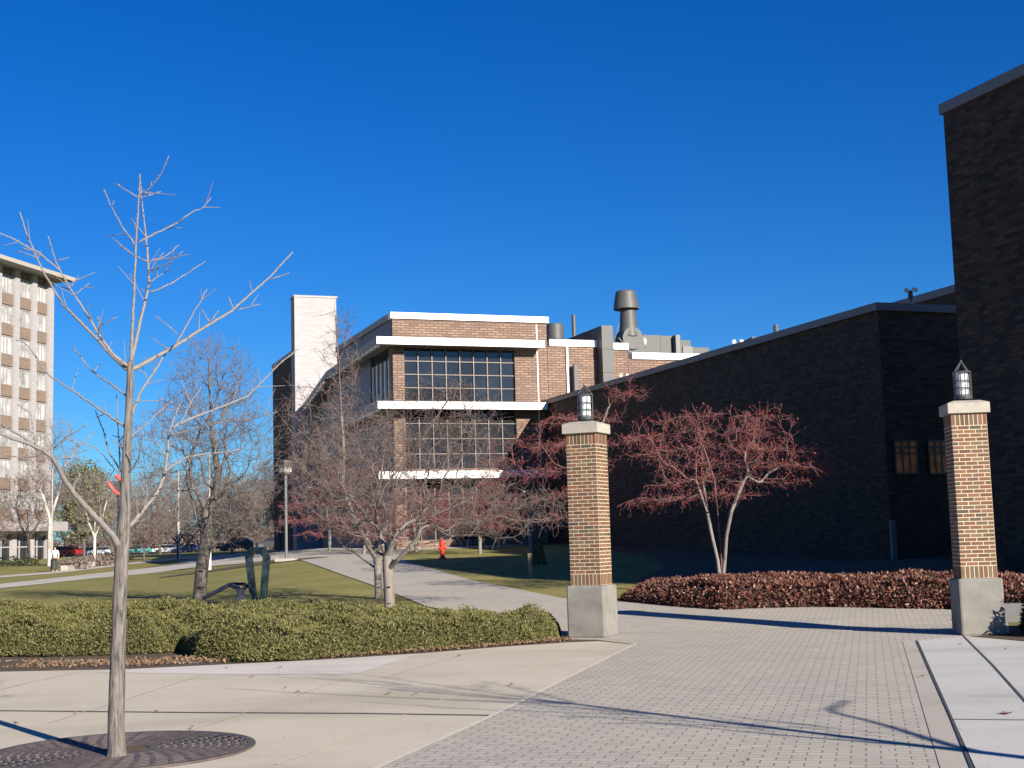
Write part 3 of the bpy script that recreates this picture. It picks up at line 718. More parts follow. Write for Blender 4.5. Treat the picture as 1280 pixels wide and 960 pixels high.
def twigs(P, dr, sel, n_each, L, r, rg=rng, droop=0., up=.3, seg=2, spread=.8):
    idx = np.repeat(sel, n_each); m = len(idx); p = P[idx]+0; d = dr[idx]*.7+rg.normal(0, spread, (m, 3)); d[:, 2] += up
    d /= np.linalg.norm(d, axis=1, keepdims=True); ln = L*rg.uniform(.35, 1.3, m)/seg; out = []; tips = []
    for s in range(seg):
        q = p+d*ln[:, None]; r0 = r*(1-.35*s/seg*1.2); r1 = r*(1-.35*(s+1)/seg*1.2); out.append((p, q, np.full(m, r0), np.full(m, r1)))
        p = q; d = d+rg.normal(0, .25, (m, 3)); d[:, 2] -= droop; d /= np.linalg.norm(d, axis=1, keepdims=True)
        tips.append(p)
    return out, np.concatenate(tips)
def ellipsoid(c, r, n, rg=rng, shell=.35, zb=None):
    v = rg.normal(0, 1, (n*2, 3)); v /= np.linalg.norm(v, axis=1, keepdims=True)
    u = rg.uniform(shell**3, 1, (n*2, 1))**(1/3); p = np.array(c)+v*u*np.array(r)
    if zb is not None: p = p[p[:, 2] > zb]
    return p[:n]
def leafquads(C, size, rg=rng, flat=0.):
    n = len(C); a = rg.normal(0, 1, (n, 3)); a /= np.linalg.norm(a, axis=1, keepdims=True)
    b = rg.normal(0, 1, (n, 3)); b -= a*(a*b).sum(1, keepdims=True); b /= np.linalg.norm(b, axis=1, keepdims=True)
    s = (size*rg.uniform(.6, 1.3, n))[:, None]
    V = np.stack([C-a*s, C+b*s*.6, C+a*s, C-b*s*.6], 1).reshape(-1, 3); F = (np.arange(n)*4)[:, None]+np.array([[0, 1, 2, 3]])
    return V, F
def maketree(name, base, stems, targets, label, cat_, group=None, rroot=.12, rtip=.006, tw=(3, .3, .004), bark='bark_grey', twig='twig_grey', step=.25, alpha=.35,
             start=1.0, lift=.15, jit=.1, up=.3, droop=.0, berries=None, trunk_sides=9, seed=1, leaves=None, twsel=1., spread=.8):
    rg = np.random.default_rng(seed)
    P, par, dr = grow(stems, targets, step, alpha, start, lift, jit, rg)
    R, kids = radii(par, rroot, rtip, sum(len(q) for q in stems)-1)
    root = thing(name, base, label, cat_, group)
    i = np.arange(1, len(P)); i = i[par[i] >= 0]
    thick = R[i] > rroot*.30
    a = i[thick]; 
    if len(a): npmesh('trunk', *prisms(P[par[a]], P[a], np.minimum(R[par[a]], R[a]*1.25), R[a], trunk_sides), M[bark], root, smooth=True)
    parts = []
    b = i[~thick]; mid = R[b] > rtip*2.2
    if mid.any(): parts.append(prisms(P[par[b[mid]]], P[b[mid]], np.minimum(R[par[b[mid]]], R[b[mid]]*1.3), R[b[mid]], 4))
    if (~mid).any(): parts.append(prisms(P[par[b[~mid]]], P[b[~mid]], np.minimum(R[par[b[~mid]]], R[b[~mid]]*1.3), R[b[~mid]], 3))
    sel = np.where((R < rtip*3.5) & (P[:, 2] > start))[0]
    if twsel < 1: sel = rg.choice(sel, int(len(sel)*twsel), replace=False)
    tips = P[sel]
    if tw[0]:
        out, tips = twigs(P, dr, sel, tw[0], tw[1], tw[2], rg, droop, up, spread=spread)
        parts += [prisms(*o, 3) for o in out]
    npmesh('crown', *cat(parts), M[twig], root)
    if berries:
        n, s = berries; C_ = tips[rg.choice(len(tips), min(n, len(tips)), replace=False)]
        C_ = np.repeat(C_, 2, 0)+rg.normal(0, s*1.2, (min(n, len(tips))*2, 3)); tag(npmesh('berries', *leafquads(C_, s, rg), M['berry'], root), kind='stuff')
    if leaves:
        n, s, mt = leaves; C_ = tips[rg.integers(0, len(tips), n)]+rg.normal(0, s*1.5, (n, 3)); npmesh('foliage', *leafquads(C_, s, rg), M[mt], root)
    return root

# ------------------------------------------------------------------ near young tree at the left, in its grate
Yt = 11.55
def W2(x, y, dy=0): return at(x, y, Yt+dy)
PXM = FPX/Yt*1.012
near_br = [  # (points px, w0, w1, depth change)
 ([(164,453),(165,420),(168,359),(170,305),(173,259),(175,217)], 5, 1.4, -.22),
 ([(163,456),(170,426),(180,383),(187,353),(185,326),(182,290),(177,247),(175,222)], 5.5, 1.3, .22),
 ([(177,244),(188,235),(202,217),(208,202),(211,195)], 1.8, 1, -.2),
 ([(171,246),(158,238),(144,229)], 1.8, 1, .1), ([(177,247),(190,243),(201,239)], 1.6, 1, .15),
 ([(168,305),(153,284),(138,256),(129,235)], 2.2, 1.2, .4), ([(173,303),(196,291),(223,278),(241,264),(253,261),(264,247)], 2.6, 1.2, .3),
 ([(185,327),(165,318),(147,305)], 1.8, 1.1, .2), ([(187,327),(208,320),(224,306)], 1.8, 1, .25), ([(188,338),(211,329),(229,314)], 1.8, 1, -.25),
 ([(188,365),(211,356),(235,341),(256,327)], 2.2, 1, .3), ([(187,353),(200,344),(212,338)], 1.5, 1, .1), ([(187,340),(196,326),(204,316)], 1.4, .9, -.1),
 ([(163,462),(175,457),(208,439),(247,415),(289,389),(316,365),(338,346),(353,329),(366,315)], 6.5, 1.6, .6),
 ([(220,430),(238,398),(250,378),(259,361)], 2.4, 1.1, .2), ([(262,404),(273,388)], 1.6, 1.1, .0), ([(295,388),(325,380)], 1.5, 1, .1), ([(338,349),(362,341)], 1.5, 1, .1),
 ([(223,418),(208,405),(193,395)], 1.4, .9, -.2), ([(211,437),(200,430),(189,421)], 1.3, .9, .1), ([(292,387),(286,371)], 1.3, .9, .1), ([(262,403),(252,386)], 1.3, .9, .1),
 ([(161,463),(140,445),(120,422),(100,402),(80,382),(67,362),(50,332),(40,307),(32,290),(25,264)], 5.5, 1.5, .6),
 ([(162,459),(150,450),(140,441),(125,421),(110,395),(95,372),(80,347),(69,325),(60,295)], 4.5, 1.2, -.35),
 ([(76,340),(69,333),(50,317),(32,307),(15,298),(-12,286)], 2.2, 1.2, -.3), ([(120,413),(133,402),(147,397)], 1.8, 1, -.2), ([(123,413),(124,396)], 1.3, .9, 0),
 ([(93,369),(103,361),(112,354)], 1.4, .9, .1), ([(88,360),(98,345)], 1.2, .9, 0), ([(45,322),(30,316),(20,313)], 1.3, .9, .1), ([(42,313),(34,312),(27,310)],1.2,.9,0), ([(68,326),(78,324),(86,322)],1.2,.9,0),
 ([(160,497),(141,481),(122,470),(108,456),(96,440),(91,431)], 3, 1.3, .45),
 ([(159,535),(135,519),(108,500),(87,486),(62,470),(49,453),(41,440),(30,428),(20,425)], 3.6, 1.3, .55),
 ([(150,590),(149,560),(147,520),(146,494)], 1.8, 1, .5), ([(154,593),(145,580),(135,563),(130,540),(119,513)], 2.4, 1.1, .7), ([(160,593),(173,575),(176,556),(179,540)], 2.6, 1.2, -.4),
 ([(164,545),(184,529),(200,513),(217,500)], 2.2, 1.2, .6), ([(164,520),(176,489),(195,462),(208,440)], 4, 2, .3),
 ([(150,684),(140,668),(122,649),(105,631),(92,616),(81,600),(72,583),(66,572),(52,562),(35,554),(16,548),(-8,538),(-25,532)], 9.5, 3.4, -.9),
 ([(52,562),(42,556),(30,547),(11,536),(-15,522)], 3.4, 1.8, .3), ([(60,565),(46,570),(30,572),(8,570)],1.8,1,.2),
 ([(91,617),(93,603),(104,594)], 1.8, 1, .1), ([(79,584),(95,562),(106,550),(118,540)], 2.4, 1.2, .3), ([(72,596),(58,594),(50,602),(46,612)], 1.7, 1, -.2),
 ([(54,563),(56,552),(57,543)], 2, 1.3, .1), ([(46,560),(41,535),(38,516),(22,506)], 2, 1.1, .15), ([(68,560),(81,548),(95,540),(110,529)], 1.7, 1, -.2), ([(68,573),(84,572),(100,570)], 1.3, .9, .1),
 ([(81,546),(95,553),(110,556),(125,563),(135,578),(147,590)], 1.5, 1, .4),
 ([(154,668),(165,654),(179,638),(190,625),(198,613),(206,592),(209,570),(211,543),(217,524),(225,505)], 7, 2, .3),
 ([(206,590),(215,582),(235,571),(260,567),(285,565),(300,562)], 3.2, 1.1, .4), ([(211,545),(225,541),(242,537),(267,530),(300,525),(322,522),(346,515)], 2.4, 1, -.4),
 ([(216,535),(226,529),(242,522),(272,510),(310,495),(335,470),(347,457),(360,447),(372,436)], 3.4, 1.5, .5), ([(225,531),(240,500),(252,484)],1.5,1,.2), ([(179,638),(185,615),(180,600)],1.4,1,.1),
 ([(208,570),(196,552),(185,548)],1.4,1,.1), ([(199,612),(210,606),(218,598),(233,592)],1.6,1,-.1), ([(161,575),(150,556),(138,548)],1.3,.9,.1), ([(163,505),(176,500),(190,502),(205,498)],1.3,.9,.1),
]
tb = G(146, 948); Yt = tb[1]
nt_ = thing('young_street_tree', tb, 'nearest bare young tree with pale bark, growing from the round iron grate', 'tree', None)
tr = [(146,953,15),(146,948,13),(146,936,11.2),(145,905,10.2),(146,870,10),(148,800,9.2),(150,740,8.8),(152,700,8.6),(154,672,8.6),(156,640,7),(157,600,6.2),(159,560,5.6),(161,520,5),(162,490,4.6),(163,470,4.5),(163,452,4.2)]
tpts = [W2(x, y) for x, y, r in tr]; trr = [r/PXM for x, y, r in tr]
# smooth interpolation of the trunk
def resample(pts, rs, n):
    pts = np.array(pts); s = np.concatenate([[0], np.cumsum(np.linalg.norm(np.diff(pts, axis=0), axis=1))]); u = np.linspace(0, s[-1], n)
    return np.stack([np.interp(u, s, pts[:, k]) for k in range(3)], 1), np.interp(u, s, rs)
pp, rr = resample(tpts, trr, 60)
rr = rr*(1+rng.normal(0, .015, len(rr)))
MB().tube(pp, rr, 16).build('trunk', M['bark_near'], nt_, smooth=True, uv=False)
m = MB(); spurP, spurQ = [], []
for pts, w0, w1, dd in near_br:
    n = len(pts); L = [0]
    for k in range(1, n): L.append(L[-1]+math.dist(pts[k], pts[k-1]))
    # depth of the root from the side where it starts: continue from 0
    P = [W2(x, y, dd*(L[k]/150 if L[-1] > 150 else L[k]/max(L[-1], 60)*.9)) for k, (x, y) in enumerate(pts)]
    R_ = [(w0+(w1-w0)*(L[k]/L[-1])**.7)/2/PXM for k in range(n)]
    P, R_ = resample(P, R_, max(6, int(L[-1]/5)))
    P = P+rng.normal(0, .0018, P.shape)
    m.tube(P, R_, 7)
    for k in range(1, len(P)-1):
        for _ in range(2):
            if random.random() < .8:
                d = P[k+1]-P[k-1]; d /= np.linalg.norm(d); v = rng.normal(0, 1, 3); v -= d*(v@d); v /= np.linalg.norm(v); v += d*.5; v[2] += .3
                l = random.uniform(.005, .014) if random.random() < .955 else random.uniform(.06, .16)
                spurP.append(P[k]); spurQ.append(P[k]+v/np.linalg.norm(v)*(l+R_[k])); 
        if random.random() < .075:
            d = P[k+1]-P[k-1]; d /= np.linalg.norm(d); v = rng.normal(0, 1, 3); v -= d*(v@d); v /= np.linalg.norm(v); v = v*.8+d*.6; v[2] += .25
            spurP.append(P[k]); spurQ.append(P[k]+v/np.linalg.norm(v)*random.uniform(.15, .3))
m.build('branches', M['twig_near'], nt_, smooth=True, uv=False)
spurP, spurQ = np.array(spurP), np.array(spurQ)
npmesh('spur_twigs', *prisms(spurP, spurQ, np.full(len(spurP), .0050), np.full(len(spurP), .0022), 4), M['twig_near'], nt_)
# second young tree just outside the frame on the right, whose long shadow crosses the paving
t2 = copytree(nt_, (6.7, 6.3, 0), rad(150), 1.25)
t2['label'] = 'bare young tree outside the frame on the right, its shadow crossing the pavers'

# grate
gc = G(152, 940); Rg = 1.13
gr = thing('tree_grate', (gc[0], gc[1], .004), 'round rusty slotted iron grate around the nearest young tree', 'tree grate')
m = MB(); m.lathe((gc[0], gc[1], 0), [(Rg-.01, .005), (Rg-.01, .0075)], 64); m.build('pit', M['pit'] if 'pit' in M else plain('grate_pit_soil', (.022, .018, .016), .95, .4, 30), gr)
M['rust'] = plain('rusty_cast_iron', (.085, .066, .060), .7, .4, 7, bmp=.3)
m = MB()
def ringseg(m, r0, r1, a0, a1, z0, z1, n=3):
    for k in range(n):
        b0 = a0+(a1-a0)*k/n; b1 = a0+(a1-a0)*(k+1)/n
        q = [(gc[0]+r*math.cos(b), gc[1]+r*math.sin(b)) for r, b in ((r0, b0), (r1, b0), (r1, b1), (r0, b1))]
        m.hexa([(*p, z0) for p in q]+[(*p, z1) for p in q])
nr = 11; rin = .27
for k in range(nr+1):
    r = rin+(Rg-rin-.03)*k/nr; w = .019 if 0 < k < nr else .035
    for s in range(32): ringseg(m, r-w, r+w, 2*math.pi*s/32, 2*math.pi*(s+1)/32, .009, .024, 2)
for k in range(nr):
    r0 = rin+(Rg-rin-.03)*k/nr+.019; r1 = rin+(Rg-rin-.03)*(k+1)/nr-.019; n = int(14+r0*26)
    for s in range(n):
        a = 2*math.pi*(s+.5*(k % 2))/n; wd = .022/r0; ringseg(m, r0, r1, a-wd, a+wd, .0095, .0235, 1)
m.build('slotted_plate', M['rust'], gr, uv=False)
gp = MB().lathe((gc[0], gc[1], 0), [(rin-.02, .008), (rin-.05, .022), (.05, .03)], 24).build('soil_ring', M['mulch'], gr)

# ------------------------------------------------------------------ mid-ground trees
def stem(base, pts, Y):      # base world point then px points at distance Y (optional dy)
    return [base]+[at(p[0], p[1], Y+(p[2] if len(p) > 2 else 0)) for p in pts]
def crown(cx, cy, rx, ry, Y, ryd, n, rg, shell=.3, zcut=None):
    c = at(cx, cy, Y); k = Y/FPX; return ellipsoid(c, (rx*k, ryd, ry*k), n, rg, shell)
# bare tree behind the hedge at the left (x~250)
b = G(249, 748); Y = b[1]; rg = np.random.default_rng(3)
tg = np.concatenate([crown(262, 500, 62, 82, Y, 1.7, 420, rg), crown(215, 560, 62, 60, Y, 1.8, 260, rg), crown(300, 560, 58, 70, Y, 1.8, 240, rg), crown(262, 640, 60, 45, Y, 1.2, 90, rg, .5)])
M['dk'] = M['bark_grey']
maketree('bare_tree', b, [stem(b, [(250,735),(252,715),(254,698),(257,680),(258,655),(259,640)], Y), stem(at(259,640,Y), [(250,622,.1),(240,600,.2),(228,580,.3)], Y), stem(at(259,640,Y), [(268,620),(273,590,-.2),(265,540,-.2),(262,490,-.1),(262,450)], Y), stem(at(257,680,Y), [(246,650,.2),(240,625,.3),(232,600,.5)], Y), stem(at(255,692,Y), [(268,683,-.2),(282,668,-.4),(300,655,-.6)], Y), stem(at(254,692,Y), [(247,678,.1),(243,664,.2)], Y)],
         tg, 'grey bare tree with a gnarled forking trunk, left of the dark frame sculpture', 'tree', rroot=.20, rtip=.0065, tw=(3, .42, .0048), bark='bark_grey', twig='twig_grey', start=at(255,700,Y)[2], step=.25, alpha=.28, jit=.12, up=.2, seed=11)
# crabapple in the hedge (x~487)
b = gat(487, 31.4); b[2] -= .02; Y = b[1]; rg = np.random.default_rng(4)
tg = np.concatenate([crown(500, 600, 150, 85, Y, 2.2, 620, rg, .25), crown(620, 640, 100, 38, Y, 1.3, 220, rg, .2), crown(540, 520, 100, 50, Y, 1.6, 150, rg, .3), crown(400, 590, 50, 60, Y, 1.3, 120, rg, .2)])
maketree('crabapple_tree', b, [stem(b, [(487,755),(486,735),(485,712),(484,696)], Y), stem(at(484,696,Y), [(476,672,.1),(470,640,.2),(476,600,.1),(480,560)], Y), stem(at(484,696,Y), [(492,675,-.2),(512,655,-.4),(540,645,-.6),(575,630,-.7)], Y), stem(at(484,696,Y), [(470,690,.2),(455,672,.4),(430,640,.7),(410,620,.8)], Y), stem(at(485,712,Y), [(497,700,-.3),(512,684,-.5),(522,672,-.6)], Y), stem(at(470,640,Y,), [(480,610,.1),(510,570,.1),(540,530,-.1),(560,500,-.2)], Y)],
         tg, 'leafless spreading crabapple rising out of the evergreen hedge', 'tree', 'crabapple trees along the walkway', rroot=.125, rtip=.0055, tw=(3, .32, .0042), bark='bark_crab', twig='twig_crab', start=at(484,715,Y)[2], step=.2, alpha=.3, jit=.13, up=.15, droop=.15, berries=(900, .013), seed=12)
# second crabapple behind with a tall leader (x~473)
b = G(473, 749); Y = b[1]; rg = np.random.default_rng(5)
tg = np.concatenate([crown(440, 590, 90, 90, Y, 2.2, 420, rg, .25), crown(425, 450, 30, 70, Y, .8, 70, rg, .1), crown(400, 520, 60, 50, Y, 1.5, 110, rg)])
maketree('crabapple_tree', b, [stem(b, [(473,735),(472,712),(471,698)], Y), stem(at(471,698,Y), [(455,672),(440,640,.2),(428,610,.2),(430,570,.1),(427,520),(424,470),(421,420),(420,395)], Y), stem(at(471,698,Y), [(478,670,-.2),(482,640,-.3),(470,600,-.2)], Y), stem(at(472,712,Y), [(455,700,.2),(442,690,.4),(430,684,.5)], Y)],
         tg, 'bare crabapple with one tall thin leader, just behind the hedge', 'tree', 'crabapple trees along the walkway', rroot=.10, rtip=.0065, tw=(3, .36, .005), bark='bark_crab', twig='twig_crab', start=at(471,715,Y)[2], step=.25, alpha=.3, jit=.12, up=.2, droop=.1, berries=(900, .018), seed=13)
b = G(476.5, 748); tag(MB().tube([b, b+np.array([0, 0, 1.45])], .025, 8).build('tree_stake', M['wood'], None, b), 'thin wooden stake beside the crabapple with the tall leader', 'stake')
# red berried trees
def berrytree(bx, by, Y, parts, stems_, label, seed, n=1., dens=1., rr_=.09, berr=3500, tw_='twig_red', bs=.02):
    b = gat(bx, Y) if Y else G(bx, by); Y = b[1]; rg = np.random.default_rng(seed)
    tg = np.concatenate([crown(cx, cy, rx, ry, Y, ryd, int(k*dens), rg, .2) for cx, cy, rx, ry, ryd, k in parts])
    keep = rg.uniform(0, 1, len(tg)) < .55+.45*np.sin(tg[:, 0]*2.1+seed)*np.sin(tg[:, 1]*1.7+tg[:, 2]*2.9); tg = tg[keep]
    hz = np.ptp(tg[:, 2]); z0 = tg[:, 2].min(); nl = 6; q = (tg[:, 2]-z0)/hz*nl; rc = np.hypot(tg[:, 0]-b[0], tg[:, 1]-b[1])
    tg[:, 2] = z0+hz/nl*(np.floor(q)+.5+(q-np.floor(q)-.5)*.28)-rc*.10+.12      # branches spread in flat tiers that droop outward
    st_ = [[b]+[at(p[0], p[1], Y+(p[2] if len(p) > 2 else 0)) for p in stems_[0]]]
    for s in stems_[1:]:
        p0 = b if s[0] is None else at(s[0][0], s[0][1], Y)
        st_.append([p0]+[at(p[0], p[1], Y+(p[2] if len(p) > 2 else 0)) for p in s[1:]])
    zs = min(at(0, max(p[1]+p[3] for p in parts), Y)[2], 1e9)
    return maketree('berry_tree', b, st_, tg, label, 'tree', 'red-berried trees by the dark building', rroot=rr_, rtip=.006*Y/34, tw=(3, .30, .0045*Y/34), bark='bark_crab', twig=tw_, start=at(bx, max(p[1]+p[3]*.9 for p in parts), Y)[2], step=.22, alpha=.22, jit=.12, up=.05, droop=.2, berries=(berr, bs), seed=seed)
berrytree(902, 722, 34.5, [(890, 555, 110, 42, 1.5, 420), (970, 575, 75, 32, 1.2, 220), (870, 615, 95, 22, 1.2, 200), (960, 530, 45, 22, .8, 60), (820, 545, 45, 25, .8, 70), (1010, 575, 42, 14, .7, 110)],
          [[(897,700), (890,670), (884,640,.2), (880,610,.2)], [None, (902,705), (901,680), (898,650), (893,600,-.2), (880,560,-.3)], [None, (906,700), (908,670,-.2), (914,640,-.4), (930,600,-.4)], [(884,640), (870,600,.3), (870,570,.3), (882,540,.2)]],
          'red-berried tree with three slim pale stems behind the russet hedge', 21, rr_=.07, berr=8000, bs=.018)
berrytree(742, 700, 44, [(740, 590, 90, 80, 2.2, 420), (790, 510, 50, 35, 1.2, 110), (700, 560, 60, 50, 1.5, 130)], [[(742,690), (740,660), (738,620), (742,560,.2), (760,510)]],
          'shaded red-berried tree directly behind the pillar by the hedge', 22, berr=4200, bs=.02)
berrytree(665, 700, 52, [(665, 600, 75, 60, 2.2, 380), (700, 640, 60, 30, 1.5, 120)], [[(665,690), (662,660), (664,620)]],
          'red-berried tree left of the pillar, over the shaded lawn', 23, berr=4200, bs=.024)
berrytree(412, 690, 76, [(410, 640, 62, 38, 2.6, 380), (440, 590, 40, 35, 1.6, 120)], [[(412,676), (412,660), (408,640)]], 'red-berried tree behind the lamp post on the walkway', 24, berr=3600, bs=.028)
berrytree(600, 690, 66, [(595, 635, 75, 34, 2.4, 420)], [[(600,676), (598,660), (596,645)]], 'low red-berried tree right of the red hydrant', 25, berr=3400, bs=.026)
berrytree(520, 690, 72, [(512, 640, 60, 34, 2.4, 360)], [[(520,676), (518,662), (514,645)]], 'red-berried tree left of the red hydrant by the brick building', 26, berr=2600, bs=.026)
berrytree(455, 690, 70, [(465, 655, 45, 26, 2., 260)], [[(456,680), (460,665)]], 'low brownish berry tree at the corner of the brick building', 27, berr=1500, bs=.026)

# brown crabapple clump before the dark wing, x 270-360
def fartree(px, Y, hpx, wpx, label, seed, name='bare_tree', bark='bark_dark', twig='twig_far', n=420, trunk=.25, shell=.25, leaves=None, rt=1., group='bare trees in the background', cat_='tree'):
    b = gat(px, Y); yb = proj(b)[1]; rg = np.random.default_rng(seed); k = Y/FPX
    H = hpx*k; Wd = wpx*k; cz = b[2]+H*(trunk+(1-trunk)/2)
    tg = ellipsoid((b[0], b[1], cz), (Wd/2, Wd/2.4, H*(1-trunk)/2), n, rg, shell)
    lean = rg.normal(0, .02*H, 2)
    st_ = [[b, b+np.array([0, 0, H*trunk*.5]), b+np.array([lean[0]*.3, lean[1]*.3, H*trunk]), b+np.array([lean[0], lean[1], H*.55])]]
    st_.append([st_[0][2], b+np.array([-Wd*.12, 0, H*(trunk+.16)]), b+np.array([-Wd*.2, .2, H*(trunk+.34)])]); st_.append([st_[0][2], b+np.array([Wd*.13, 0, H*(trunk+.18)]), b+np.array([Wd*.22, -.2, H*(trunk+.36)])])
    rtip = .22*k*rt
    return maketree(name, b, st_, tg, label, cat_, group, rroot=max(H*.016, rtip*4), rtip=rtip, tw=(3, max(H*.07, .4), rtip*.7), bark=bark, twig=twig, step=H/22, alpha=.25, start=b[2]+H*trunk*.9, jit=.1, up=.35, seed=seed, trunk_sides=7, leaves=leaves)
fartree(318, 88, 100, 105, 'wide brown twiggy tree left of the dark wing, behind the frame sculpture', 31, n=620, trunk=.16)
fartree(350, 108, 118, 60, 'brown twiggy tree beside the corner of the dark wing', 32, n=420, trunk=.16)
fartree(290, 120, 85, 80, 'low brown tree behind the white pole', 33, n=420, trunk=.15)
fartree(222, 118, 82, 70, 'dark spreading tree between the two white poles', 34, n=360, trunk=.22)
fartree(180, 112, 72, 60, 'small brown crabapple right of the nearest trunk', 35, n=320, trunk=.25)
fartree(36, 120, 120, 90, 'reddish-brown bare tree in front of the dormitory entrance', 36, n=420, trunk=.25)
fartree(62, 112, 190, 80, 'tall pale-barked tree standing by the person', 37, bark='bark_white', twig='twig_far2', n=340, trunk=.3, rt=.9)
fartree(118, 108, 120, 70, 'white-barked young tree left of the nearest trunk', 38, bark='bark_white', twig='twig_far2', n=300, trunk=.3)
fartree(105, 180, 118, 60, 'tree with thin yellow-green foliage beside the dormitory', 39, name='leafy_tree', n=320, trunk=.15, leaves=(5500, .22, 'yellowgreen'))
specs = [(85, 200, 118, 75), (140, 190, 105, 90), (170, 210, 98, 90), (200, 200, 110, 90), (235, 215, 100, 90), (268, 205, 108, 80), (300, 220, 100, 80), (335, 200, 112, 75), (360, 215, 90, 60), (120, 230, 80, 80), (-25, 110, 110, 80)]
wh = ['beyond the dormitory corner', 'left behind the nearest trunk', 'right behind the nearest trunk', 'behind the left white pole', 'between the poles, far off', 'behind the right white pole', 'left behind the frame sculpture', 'behind the big brown tree', 'furthest right, touching the dark wing', 'low in the gap over the parked cars', 'outside the left edge of the picture']
for k, ((px, Y, h, w), s) in enumerate(zip(specs, wh)):
    fartree(px, Y, h, w, 'distant bare tree '+s, 50+k, twig=['twig_far', 'twig_far2'][k % 2], n=560, trunk=.10, rt=1.2)
# low distant scrub
rg = np.random.default_rng(9); pts = []
for k in range(170):
    px = rg.uniform(-40, 372); Y = rg.uniform(236, 300); b = gat(px, Y); pts.append(ellipsoid((b[0], b[1], b[2]+1.6), (3.6, 2, rg.uniform(1.6, 3.6)), 120, rg, .1))
pts = np.concatenate(pts); tag(npmesh('distant_scrub', *leafquads(pts, .34, rg), M['twig_far']), 'low brown scrub far behind the parked cars', 'scrub', kind='stuff')

# ------------------------------------------------------------------ hedges
def inpoly(P, poly):
    x, y = P[:, 0], P[:, 1]; c = np.zeros(len(P), bool)
    for i in range(len(poly)):
        x0, y0 = poly[i-1]; x1, y1 = poly[i]
        k = ((y0 > y) != (y1 > y)) & (x < (x1-x0)*(y-y0)/(y1-y0+1e-12)+x0); c ^= k
    return c
def edist(P, poly):
    d = np.full(len(P), 1e9)
    for i in range(len(poly)):
        a = np.array(poly[i-1]); b = np.array(poly[i]); ab = b-a; t = np.clip(((P-a)@ab)/(ab@ab), 0, 1); d = np.minimum(d, np.linalg.norm(P-(a+t[:, None]*ab), axis=1))
    return d
def lump(P, s, seed):
    r = np.random.default_rng(seed); o = 0
    for k in range(9): v = r.normal(0, 1, 2); v /= np.linalg.norm(v); o = o+np.sin((P@v)*s*r.uniform(.5, 2.2)+r.uniform(0, 6.28))/3.2
    return o
def hedge(name, poly, hfun, round_, count, leaf, mat, core, label, cat_, seed, amp=.09, aspect=.45, inset=.12):
    rg = np.random.default_rng(seed); poly = [(float(a), float(b)) for a, b in poly]
    xs = [p[0] for p in poly]; ys = [p[1] for p in poly]; c = (sum(xs)/len(xs), sum(ys)/len(ys)); base = (c[0], c[1], T(*c))
    root = thing(name, base, label, cat_)
    def height(P, sh=0.): d = edist(P, poly)-sh; t = np.clip(d/round_, 0, 1); return hfun(P)*np.sqrt(1-(1-t)**2)*(1+amp*lump(P, 2.6, seed)+amp*.7*lump(P, 7, seed+1)+amp*.45*lump(P, 15, seed+2))
    # inner mass
    st = .16; gx_ = np.arange(min(xs), max(xs), st); gy_ = np.arange(min(ys), max(ys), st); XX, YY = np.meshgrid(gx_, gy_); P = np.stack([XX.ravel(), YY.ravel()], 1)
    ins = inpoly(P, poly); h = np.where(ins, height(P, .16)*(1-inset)-.05, -.05); tz = np.array([T(x, y) for x, y in P]); V = np.concatenate([P, (tz+h)[:, None]], 1); nx_ = len(gx_)
    Fq = np.array([(j*nx_+i, j*nx_+i+1, (j+1)*nx_+i+1, (j+1)*nx_+i) for j in range(len(gy_)-1) for i in range(nx_-1)]); keep = ins[Fq].any(1)
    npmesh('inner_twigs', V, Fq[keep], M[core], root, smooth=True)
    n = int(count*3); P = np.stack([rg.uniform(min(xs), max(xs), n), rg.uniform(min(ys), max(ys), n)], 1); P = P[inpoly(P, poly)][:count]
    nb_ = count//3; # extra on the sides
    per = []; 
    for i in range(len(poly)):
        a = np.array(poly[i-1]); b = np.array(poly[i]); L = np.linalg.norm(b-a); k = int(L*nb_/40)+1; t = rg.uniform(0, 1, k)[:, None]; per.append(a+(b-a)*t)
    E_ = np.concatenate(per); cen = np.array(c); Q = []
    ein = E_+rg.normal(0, round_*.28, E_.shape); ein = ein[inpoly(ein, poly)]
    P = np.concatenate([P, ein]); h = height(P); u = rg.uniform(0, 1, len(P))
    d = edist(P, poly); zz = h*np.where(d < round_*.8, rg.uniform(.15, 1.04, len(P)), rg.uniform(.86, 1.05, len(P)))+.02
    tz = np.array([T(x, y) for x, y in P]); Cc = np.concatenate([P, (tz+zz)[:, None]], 1)
    # sprigs: elongated blades pointing up and outward
    m_ = len(Cc); eps = .05
    gxv = (height(P+np.array([eps, 0]))-h)/eps; gyv = (height(P+np.array([0, eps]))-h)/eps
    N = np.stack([-np.clip(gxv, -2, 2), -np.clip(gyv, -2, 2), np.ones(m_)], 1); N /= np.linalg.norm(N, axis=1, keepdims=True)
    a = N*.8+rg.normal(0, .6, (m_, 3)); a /= np.linalg.norm(a, axis=1, keepdims=True)
    b = rg.normal(0, 1, (m_, 3)); b -= a*(a*b).sum(1, keepdims=True); b /= np.linalg.norm(b, axis=1, keepdims=True); s = (leaf*rg.uniform(.6, 1.5, m_))[:, None]
    V = np.stack([Cc-a*s*.5, Cc+b*s*aspect*.5+a*s*.1, Cc+a*s, Cc-b*s*aspect*.5+a*s*.1], 1).reshape(-1, 3)
    npmesh('foliage', V, (np.arange(m_)*4)[:, None]+np.array([[0, 1, 2, 3]]), M[mat], root)
    return root
jp = [g(-120, 826), g(-40, 822), g(60, 822), g(140, 820), g(195, 818), g(225, 815), g(245, 824), g(300, 829), g(370, 827), g(440, 821), g(520, 815), g(600, 809), g(670, 804), g(698, 799), g(701, 792), g(690, 783)]
